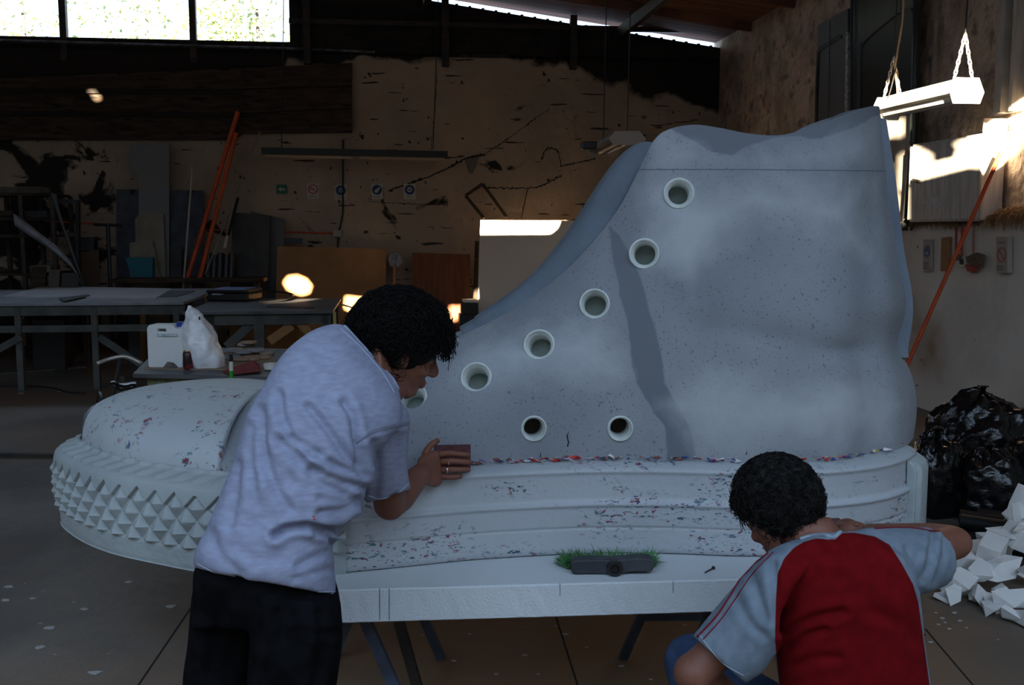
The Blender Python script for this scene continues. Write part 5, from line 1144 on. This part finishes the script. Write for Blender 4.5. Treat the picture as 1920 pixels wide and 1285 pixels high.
def add_head(mb, Hc, f, l, s=1.0):
    f = Vector(f).normalized(); l = Vector(l); l = (l-f*l.dot(f)).normalized(); u = f.cross(l).normalized()
    m = Matrix((f, l, u)).transposed(); W = lambda x, y, z: Vector(Hc)+m@Vector((x*s, y*s, z*s))
    def e(c, r, rot=None): mb.ell(W(*c), tuple(q*s for q in r), m@(rot or Matrix.Identity(3)), 20, 14)
    e((-.012,0,.03), (.096,.076,.092)); e((.030,0,-.030), (.063,.060,.088)); e((.056,0,-.098), (.030,.034,.024)); e((.060,0,.045), (.034,.055,.045))
    for sg in (-1, 1):
        mb.tube([W(-.012,.060*sg,-.045), W(.008,.056*sg,-.078), W(.060,.024*sg,-.106)], [.018*s,.018*s,.016*s], 10)
        e((.078,.030*sg,.022), (.014,.028,.010)); e((.070,.036*sg,-.004), (.014,.017,.013)); e((.066,.040*sg,-.034), (.020,.020,.018))
        er = Matrix.Rotation(.35*sg, 3, 'Z')@Matrix.Rotation(-.2, 3, 'Y')
        e((-.008,.080*sg,-.014), (.021,.008,.031), er); e((-.004,.079*sg,-.040), (.011,.008,.013)); 
    mb.tube([W(.083,0,.015), W(.098,0,-.012), W(.114,0,-.036)], [.009*s,.010*s,.012*s], 10); e((.104,.011,-.041), (.012,.009,.008)); e((.104,-.011,-.041), (.012,.009,.008)); e((.113,0,-.039), (.010,.011,.009))
    e((.090,0,-.066), (.010,.024,.0065)); e((.088,0,-.078), (.011,.021,.0075))
    return W, m, s
def finger(mb, pts, r0=.0100, r1=.0078):
    pts = cr([list(p) for p in pts], 9); n = len(pts); rs = [r0+(r1-r0)*i/(n-1)+(.0007 if i in (0, 3, 6) else 0) for i in range(n)]
    mb.tube([Vector(p.tolist()) for p in pts], rs, 12); e = Vector(pts[-1].tolist()); mb.ell(e, (r1,)*3, None, 12, 8); mb.ell(Vector(pts[0].tolist()), (r0,)*3, None, 12, 8)
def hair_part(W, m, s, mat, parent, rx, n, curl, length, seed, facecut, zmin=-.62, thick=.0016):
    r_ = random.Random(seed); mb = MB()
    c = (-.012, 0, .03); R3 = rx
    def ok(x, y, z): return z > zmin and not facecut(x, y, z)
    # close-fitting base
    sh = MB().ell((0,0,0), (1,1,1), nu=64, nv=44); vs = []
    for q in sh.v:
        x, y, z = q; inn = 1.0 if ok(x, y, z) else .86
        k = inn*(1+.06*noise.noise((x*3+seed, y*3, z*3))+.05*noise.noise((x*8, y*8+seed, z*8))); vs.append(W(c[0]+x*R3[0]*k, c[1]+y*R3[1]*k, c[2]+z*R3[2]*k))
    mb.add(vs, sh.f)
    k_ = 0
    while k_ < n:
        x, y, z = r_.gauss(0,1), r_.gauss(0,1), r_.gauss(0,1); d = math.sqrt(x*x+y*y+z*z); x, y, z = x/d, y/d, z/d
        if not ok(x, y, z): continue
        k_ += 1; p = W(c[0]+x*R3[0]*.97, c[1]+y*R3[1]*.97, c[2]+z*R3[2]*.97); nn = (m@Vector((x, y, z))).normalized()
        t1 = nn.orthogonal().normalized(); a0 = r_.uniform(0, 6.28); t1 = (t1*math.cos(a0)+nn.cross(t1)*math.sin(a0)); t2 = nn.cross(t1); L_ = length*r_.uniform(.6,1.3); cr0 = curl*r_.uniform(.6,1.3); turns = r_.uniform(.7,1.6)
        pts = []
        for j in range(9):
            q = j/8; a = turns*2*math.pi*q; out = L_*(q*.55 if curl > .004 else q*.25); pts.append(p+nn*out*(1-.3*q)+t1*(cr0*math.sin(a)+L_*.55*q)+t2*cr0*(1-math.cos(a))+Vector((0,0,-1))*L_*.25*q*q)
        mb.tube(pts, [thick*(1-.6*j/8) for j in range(9)], 3, cap=False)
    return mk('hair', mb, mat, parent, smooth=True, fix=False)
def cloth(name, mb, mat, parent, voxel=.007, smooth=5, folds=(), wr=.0, crease=1.0, seed=0, extra=None, keep=None):
    v, f = organic(mb, voxel, smooth); n = vnormals(v, f)
    x, y = PX(v); view = v-np.array(CO); view /= np.linalg.norm(view, axis=1, keepdims=True); sg = -np.sign((n*view).sum(1)).mean()
    facing = np.clip(-(n*view).sum(1)*3+.3, 0, 1); d = np.zeros(len(v))
    for line, w_, A in folds:
        q = dline(x, y, cr(line, 24)); d += (-A*np.exp(-(q/w_)**2)+.55*A*np.exp(-((q-2.1*w_)/(1.3*w_))**2))*facing*crease
    if wr:
        nz_ = np.array([noise.noise((a*5+seed, b*5, c*3))+.5*noise.noise((a*12, b*12+seed, c*6)) for a, b, c in v]); d += nz_*wr
    v = v+n*d[:, None]
    if extra is not None: v = extra(v, n, x, y)
    o = mk(name, (v.tolist(), f), mat, parent, smooth=True, fix=False)
    return o, v, f
def drape(name, line, bv, r, mat, parent, lift=.0, n=60):
    pts = []
    for x, y in cr(line, n):
        h = bv.ray_cast(CO, ray(x, y).normalized())
        if h[0] is not None: pts.append(h[0]-ray(x, y).normalized()*lift)
    if len(pts) > 3: return mk(name, MB().tube(pts, r, 6), mat, parent, smooth=True)
def skinned(mb, extra, voxel=.005, sm=3):
    """body merged into one surface, the fingers joined to it afterwards so they stay apart"""
    v, f = organic(mb, voxel, sm); o = len(v); V_ = v.tolist()+[list(q) for q in extra.v]; return V_, list(f)+[tuple(i+o for i in g) for g in extra.f]
# ---------------------------------------------------------------- standing man in the grey T-shirt
man = root('person', (P(500, 1100, 2.4).x, 2.45, 0), 'person standing bent over the shoe in a light grey T-shirt and black trousers, sanding it', 'person')
B = MB(); FG = MB()
W1, m1, s1_ = add_head(B, P(750, 651, 2.73), (.88,.33,-.35), (-.30,.93,.13), 1.06)
nb = P(672, 690, 2.62)
B.tube([W1(-.035,0,-.02), W1(-.045,0,-.075), P(700, 700, 2.66), nb], [.058,.060,.066,.08], 18); B.tube([W1(.02,0,-.09), P(735,728,2.70), P(700,745,2.66)], [.034,.042,.055], 16)
lofted(B, [((395,1060),(605,1085),2.42,.12),((430,950),(615,990),2.46,.13),((470,820),(670,900),2.5,.14),((540,690),(730,810),2.55,.12),((600,640),(720,740),2.6,.08)], 24, 2.0, 3)
sh, el, wr_ = P(712, 775, 2.6), P(731, 945, 2.80), P(793, 886, 3.00)
B.tube([sh, sh.lerp(el, .5), el+(sh-el)*.12, el], [.055,.050,.048,.046], 18); B.ell(el, (.047,.047,.047)); B.tube([el, el.lerp(wr_, .25), el.lerp(wr_, .6), wr_], [.046,.050,.041,.031], 18)
lofted(B, [((782,862),(800,910),3.0,.028),((796,850),(812,914),3.03,.026),((813,845),(822,913),3.05,.022),((824,846),(830,905),3.062,.014)], 20, 2.4, 3)
FY = 3.068
for pts in (((822,853,3.06),(842,850,3.055),(862,852,3.062),(877,853,3.07)), ((824,867,3.06),(845,865,3.05),(866,866,3.058),(881,867,3.07)), ((824,881,3.06),(845,881,3.05),(864,881,3.06),(878,881,3.07)), ((822,894,3.06),(838,895,3.052),(850,895,3.058),(863,894,3.066))): finger(FG, [P(*q) for q in pts])
finger(FG, [P(795,862,3.03), P(800,846,3.045), P(808,835,3.06), P(820,827,3.07)], .0115, .0085)
# hidden left arm, leaning on the shoe
el2, wr2 = P(585, 840, 2.78), P(635, 905, 2.91)
B.tube([P(610,730,2.66), P(590,790,2.76), el2], [.06,.055,.045], 16); B.ell(el2, (.045,.045,.045)); B.tube([el2, el2.lerp(wr2,.5), wr2], [.045,.042,.030], 16); B.ell(wr2.lerp(P(658,915,2.95),.6), (.045,.018,.038))
for k in range(4): finger(FG, [P(648,893+13*k,2.94), P(660,893+13*k,2.955), P(672-abs(k-1)*2,895+13*k,2.965)])
finger(FG, [P(635,890,2.92), P(640,877,2.94), P(648,870,2.955)], .011, .0085)
# legs under the trousers
for x, Y in ((435, 2.52), (545, 2.40)): B.tube([P(x+5, 1090, Y), P(x, 1290, Y), P(x, 1500, Y), Vector((P(x, 1500, Y).x, Y, .08))], [.075,.065,.045,.035], 12)
v_, f_ = skinned(B, FG); body = mk('body', (v_, f_), m_skin, man, smooth=True)
hair_part(W1, m1, s1_, m_hair, man, (.126,.106,.116), 3400, .015, .050, 5, lambda x, y, z: (x > .42 and z < .16-.2*(x > .8)) or (x > -.12 and z < -.12 and abs(y) > .2) or (x > .12 and z < .0), zmin=-.86, thick=.0019)
for sg in (-1, 1):
    mk('eyebrow', MB().tube([W1(.086,.014*sg,.027), W1(.088,.03*sg,.032), W1(.078,.048*sg,.027)], [.004,.005,.003], 6), m_hair, body); mk('eye', MB().ell(W1(.077,.033*sg,-.004), (.010,.010,.010)), M('eye%d' % sg, (.05,.04,.035), rough=.3), body)
# rings
for x0, y0 in ((841,866),(839,881)):
    c = P(x0, y0, 3.052); mk('finger_ring', MB().lathe([(.0095,-.0025),(.0105,-.0025),(.0105,.0025),(.0095,.0025)], c, Vector((1,0,.05)).to_track_quat('Z','Y').to_matrix(), n=24, closed=True), M('silver_ring%d' % y0, (.8,.8,.8), rough=.25, metal=1), man, smooth=True)
# T-shirt
T = MB()
lofted(T, [((368,1064),(631,1118),2.42,.175),((370,1040),(629,1090),2.42,.175),((388,1002),(625,1050),2.43,.17),((402,968),(624,1020),2.44,.165),((414,935),(640,992),2.45,.165),((428,900),(664,972),2.46,.17),((441,860),(680,935),2.48,.17),((455,812),(694,890),2.49,.17),((476,762),(706,850),2.50,.165),((502,712),(726,826),2.52,.16),((532,668),(744,806),2.54,.15),((562,638),(752,782),2.56,.13),((592,617),(752,756),2.58,.11),((622,608),(747,735),2.61,.085),((643,609),(747,726),2.63,.07)], 40, 2.25, 5)
lofted(T, [((640,720),(735,735),2.58,.11),((660,800),(764,778),2.61,.11),((670,850),(763,822),2.66,.11),((680,900),(762,880),2.71,.105),((688,928),(768,910),2.745,.10),((691,941),(771,917),2.76,.10)], 32, 2.1, 5)
lofted(T, [((560,700),(640,720),2.66,.09),((560,780),(625,800),2.74,.07),((565,835),(618,850),2.80,.062)], 24, 2, 4)
fold1 = [([(525,740),(530,781),(549,819),(571,837),(600,850)], 7, .010), ([(579,763),(601,789),(624,819),(650,856),(676,884)], 7, .011), ([(646,755),(662,785),(668,830),(674,872)], 7, .012), ([(527,826),(564,867),(601,905),(645,925)], 9, .012),
 ([(489,771),(498,856),(516,912),(542,955)], 9, .010), ([(474,800),(472,856),(480,945)], 8, .006), ([(448,870),(441,930),(432,985)], 9, .006), ([(515,1004),(542,990),(580,986),(610,991),(640,993),(664,975)], 7, .020), ([(590,1000),(612,1004),(622,1020)], 6, .012),
 ([(396,1000),(412,1040),(448,1074)], 11, .007), ([(678,893),(631,873),(583,852)], 6, .008), ([(682,912),(640,903),(585,880)], 7, .009), ([(680,925),(640,940),(600,935)], 7, .007), ([(440,1030),(480,1050),(520,1046)], 12, .005), ([(560,1060),(600,1040),(628,1030)], 7, .005), ([(555,1085),(600,1072),(628,1068)], 6, .003),
 ([(700,830),(708,880),(702,925)], 7, .006), ([(740,815),(746,870),(738,930)], 8, .004), ([(560,700),(600,730),(640,745)], 16, .004), ([(545,820),(560,850),(600,880)], 6, .006), ([(668,832),(700,812),(764,797)], 3.2, .003), ([(600,960),(640,955),(670,940)], 7, .008), ([(480,980),(500,940),(540,900)], 12, .005)]
sh1, sv, sf = cloth('t_shirt', T, m_shirtg, man, .0065, 4, fold1, .004, seed=3)
bv1 = BVHTree.FromPolygons(sv.tolist(), sf)
drape('hem', [(369,1057),(400,1073),(445,1092),(500,1104),(560,1110),(629,1110)], bv1, .0016, m_white_t, sh1); drape('sleeve_seam', [(668,832),(700,812),(764,797)], bv1, .0014, M('seam_shadow', (.16,.18,.24), rough=1), sh1)
drape('sleeve_hem', [(691,930),(715,936),(745,925),(767,908)], bv1, .0014, m_white_t, sh1)
drape('collar', [(645,612),(672,634),(700,662),(728,697),(747,731)], bv1, .005, m_shirtg, sh1); drape('collar_stitch', [(638,616),(665,640),(692,668),(720,703),(740,738)], bv1, .0014, m_white_t, sh1)
spot = []
for x, y in ((588,969),(589,974)):
    h = bv1.ray_cast(CO, ray(x, y).normalized())[0]; mk('paint_spot', MB().ell(h, (.003,.002,.002), None, 10, 6), mats[0], sh1)
# trousers
T = MB()
lofted(T, [((385,1040),(618,1066),2.43,.15),((368,1075),(632,1110),2.43,.155),((366,1130),(636,1150),2.43,.15),((360,1180),(636,1190),2.43,.13)], 32, 2.3, 4)
lofted(T, [((470,1120),(637,1130),2.40,.135),((470,1200),(640,1205),2.38,.125),((466,1290),(628,1290),2.37,.105),((478,1430),(606,1430),2.37,.09),((482,1560),(590,1560),2.38,.08),((484,1700),(588,1700),2.40,.08)], 26, 2.1, 5)
lofted(T, [((366,1110),(500,1120),2.48,.13),((356,1200),(500,1205),2.50,.12),((344,1290),(482,1290),2.50,.105),((350,1430),(460,1430),2.50,.085),((352,1560),(450,1560),2.52,.08),((355,1655),(450,1655),2.53,.08)], 26, 2.1, 5)
cloth('trousers', T, m_trous, man, .009, 4, [([(600,1150),(605,1200),(590,1285)], 8, .008), ([(520,1150),(512,1220),(490,1290)], 9, .010), ([(560,1180),(600,1190),(632,1185)], 7, .006), ([(420,1120),(400,1200),(390,1280)], 10, .006)], .006, seed=8)
for x, Y in ((405, 2.60), (535, 2.47)):
    c = Vector((P(x, 1600, Y).x, Y, 0)); S_ = MB(); S_.ell(c+Vector((.02,.02,.05)), (.055,.14,.055), Matrix.Rotation(-.5, 3, 'Z')); S_.box(c+Vector((.02,.02,.018)), (.10,.27,.036), Matrix.Rotation(-.5, 3, 'Z')); v_, f_ = organic(S_, .008, 4); mk('shoe', (v_, f_), m_shoe, man, smooth=True)
# sanding block under his hand
m_block = M('maroon_abrasive', (.13,.05,.055), (.10,.04,.045), scale=60, rough=.95)
q = [P(813,837,3.10), P(882,836,3.10), P(882,884,3.10), P(815,886,3.10)]
mk('sanding_block', MB().prism(q, (0,.022,0)), m_block, label='maroon sanding pad under the hand of the man in the grey T-shirt', cat='sanding pad', bevel=.002)
# ---------------------------------------------------------------- crouching man in the red and grey shirt
man2 = root('person', (P(1590, 1500, 2.5).x, 2.55, 0), 'person crouching, seen from behind, in a red shirt with grey sleeves and blue jeans', 'person')
B = MB(); FG = MB()
W2, m2_, s2_ = add_head(B, P(1462, 958, 2.56), (-.42,.72,-.52), (-.80,-.58,-.10), 1.03)
B.tube([W2(-.02,0,-.03), W2(-.04,0,-.08), P(1530,1003,2.50), P(1565,1050,2.47)], [.056,.058,.058,.055], 18)
lofted(B, [((1500,1560),(1700,1560),2.45,.12),((1480,1300),(1715,1300),2.44,.11),((1485,1180),(1690,1180),2.46,.10),((1495,1090),(1670,1080),2.46,.085),((1520,1050),(1620,1040),2.47,.05)], 22, 2, 3)
shR, elR, wrR = P(1655, 1060, 2.50), P(1787, 1018, 2.68), P(1625, 1001, 2.93)
B.tube([shR, shR.lerp(elR,.5), elR], [.052,.049,.046], 18); B.ell(elR, (.050,.048,.045)); B.tube([elR, elR.lerp(wrR,.25), elR.lerp(wrR,.6), wrR], [.047,.048,.040,.030], 18)
B.ell(wrR.lerp(P(1585,996,3.0),.6), (.045,.028,.034))
for k in range(4): finger(FG, [P(1590,984+8*k,2.99), P(1572,984+8*k,3.02), P(1562,986+8*k,3.05)])
finger(FG, [P(1605,985,2.96), P(1590,978,3.0), P(1576,980,3.03)], .0105, .0085)
shL, elL, wrL = P(1465, 1115, 2.475), P(1300, 1262, 2.42), P(1400, 1330, 2.68)
B.tube([shL, shL.lerp(elL,.5), elL], [.044,.046,.047], 18); B.ell(elL, (.050,.050,.050)); B.tube([elL, elL.lerp(wrL,.3), wrL], [.048,.046,.030], 18); B.ell(wrL+Vector((.04,.03,.0)), (.045,.03,.03))
for k in range(4): finger(FG, [wrL+Vector((.06,.03+.002*k,.025-.018*k)), wrL+Vector((.09,.05,.025-.018*k)), wrL+Vector((.10,.08,.015-.018*k))])
finger(FG, [wrL+Vector((.03,.03,.03)), wrL+Vector((.05,.06,.045)), wrL+Vector((.07,.08,.04))], .0105, .0085)
hip = P(1600, 1480, 2.45)
for kn, ft in ((P(1300,1245,2.86), Vector((P(1300,1245,2.86).x+.05, 2.70, .08))), (P(1570,1330,3.00), Vector((1.05, 2.80, .08)))):
    B.tube([hip+Vector((.0,0,-.02)), hip.lerp(kn,.5), kn], [.09,.075,.058], 16); B.ell(kn, (.058,.058,.058)); B.tube([kn, kn.lerp(ft,.4), ft], [.055,.050,.038], 14)
v_, f_ = skinned(B, FG); body2 = mk('body', (v_, f_), m_skin, man2, smooth=True)
hair_part(W2, m2_, s2_, m_hair2, man2, (.116,.099,.112), 3200, .007, .030, 11, lambda x, y, z: (x > .48 and z < .2) or (x > .05 and z < -.15), zmin=-.80, thick=.0017)
T = MB()
lofted(T, [((1490,1560),(1740,1560),2.48,.15),((1478,1400),(1752,1400),2.47,.15),((1464,1290),(1738,1290),2.46,.15),((1455,1200),(1724,1200),2.46,.15),((1453,1130),(1716,1125),2.45,.145),((1462,1080),(1700,1070),2.45,.135),((1482,1045),(1672,1035),2.45,.115),((1508,1018),(1630,1008),2.45,.09),((1524,1004),(1600,995),2.46,.07)], 40, 2.3, 5)
lofted(T, [((1560,1000),(1450,1150),2.44,.10),((1500,1012),(1455,1185),2.43,.105),((1445,1036),(1460,1205),2.42,.10),((1400,1080),(1445,1230),2.42,.09),((1350,1138),(1425,1256),2.42,.082),((1318,1178),(1405,1270),2.42,.078),((1303,1196),(1394,1279),2.42,.076)], 34, 2.2, 5)
T.tube([P(1600,1062,2.47), P(1635,1061,2.49), P(1675,1057,2.53), P(1712,1052,2.575), P(1735,1048,2.605), P(1742,1047,2.615)], [.085,.092,.088,.083,.080,.081], 32)
fold2 = [([(1476,1185),(1523,1160),(1580,1148)], 8, .009), ([(1478,1215),(1510,1192),(1545,1180)], 8, .008), ([(1490,1250),(1530,1235),(1570,1235)], 9, .006), ([(1750,996),(1743,1038),(1729,1088)], 6, .007), ([(1700,1030),(1718,1060),(1722,1100)], 7, .006), ([(1770,1010),(1765,1050),(1750,1090)], 6, .004), ([(1620,1030),(1650,1060),(1680,1100)], 12, .004), ([(1530,1030),(1560,1045),(1600,1040)], 8, .004),
 ([(1410,1080),(1424,1123),(1438,1160)], 8, .006), ([(1380,1120),(1400,1160),(1430,1190)], 8, .005), ([(1450,1060),(1456,1110),(1458,1180)], 7, .008), ([(1560,1010),(1575,1022),(1572,1040)], 5, .004), ([(1470,1150),(1500,1110),(1560,1080)], 12, .004), ([(1640,1150),(1690,1170),(1718,1200)], 12, .004)]
m_red = M('red_cotton', (.15,.004,.006), (.12,.0035,.005), scale=30, rough=.95, spec=.08)
N, L, b_, mp, nz, ramp, mix, col = m_tools['red_cotton']
at = N.new('ShaderNodeAttribute'); at.attribute_name = 'red'
gc = mix(ramp(nz(36), .35, .65), (.15,.19,.235), (.20,.24,.285)); c = mix(ramp(at.outputs['Fac'], -.6, .6), gc, col); L.new(c, b_.inputs['Base Color'])
sh2, sv2, sf2 = cloth('shirt', T, m_red, man2, .0065, 4, fold2, .004, seed=6)
x, y = PX(sv2)
attr(sh2, 'red', sdpoly(x, y, [(1508,1016),(1530,1010),(1553,1012),(1566,1012),(1578,1000),(1600,999),(1640,1006),(1668,1022),(1690,1056),(1712,1096),(1722,1130),(1745,1300),(1770,1600),(1430,1600),(1462,1290),(1453,1200),(1455,1120),(1458,1076),(1470,1048),(1488,1028)]))
bv2 = BVHTree.FromPolygons(sv2.tolist(), sf2); m_pipi = M('dark_red_piping', (.16,.01,.02), rough=.9)
drape('piping', [(1440,1038),(1398,1074),(1368,1120),(1343,1157),(1308,1195)], bv2, .0035, m_pipi, sh2); drape('piping', [(1450,1036),(1410,1078),(1380,1122),(1352,1162),(1318,1200)], bv2, .002, m_pipi, sh2)
drape('piping', [(1640,992),(1682,990),(1720,992),(1745,996),(1768,997)], bv2, .003, m_pipi, sh2); drape('sleeve_hem', [(1310,1188),(1330,1216),(1358,1246),(1395,1268)], bv2, .0015, M('stitch_grey', (.32,.38,.45), rough=.9), sh2)
drape('collar', [(1500,1012),(1520,1006),(1545,1004),(1562,1008),(1576,998)], bv2, .006, M('collar_grey', (.26,.31,.36), rough=.95), sh2)
T = MB()
lofted(T, [((1500,1400),(1745,1400),2.47,.17),((1490,1480),(1750,1480),2.47,.19),((1510,1580),(1730,1580),2.48,.16)], 28, 2.2, 4)
for kn, ft, r in ((P(1300,1245,2.86), Vector((P(1300,1245,2.86).x+.05, 2.70, .10)), .085), (P(1570,1330,3.00), Vector((1.05, 2.80, .10)), .085)):
    T.tube([hip+Vector((-.02,0,-.02)), hip.lerp(kn,.5), kn], [.13,.105,r], 20); T.ell(kn, (r,r,r)); T.tube([kn, kn.lerp(ft,.4), ft], [r*.95,.078,.065], 16)
cloth('jeans', T, m_jeans, man2, .009, 5, [([(1262,1220),(1275,1250),(1270,1285)], 7, .006)], .006, seed=2)
for ft in (Vector((P(1300,1245,2.86).x+.02, 2.78, 0)), Vector((1.03, 2.88, 0))):
    S_ = MB(); S_.ell(ft+Vector((0,0,.05)), (.05,.14,.055)); S_.box(ft+Vector((0,0,.018)), (.095,.27,.036)); v_, f_ = organic(S_, .008, 4); mk('shoe', (v_, f_), m_shoe, man2, smooth=True)
pq = P(1551, 986, 3.06); mk('sanding_block', MB().box(pq+Vector((.02,.035,-.02)), (.07,.03,.06), Matrix.Rotation(.1, 3, 'Z')), m_block, label='small maroon sanding pad held by the crouching man against the sole', cat='sanding pad', bevel=.003)
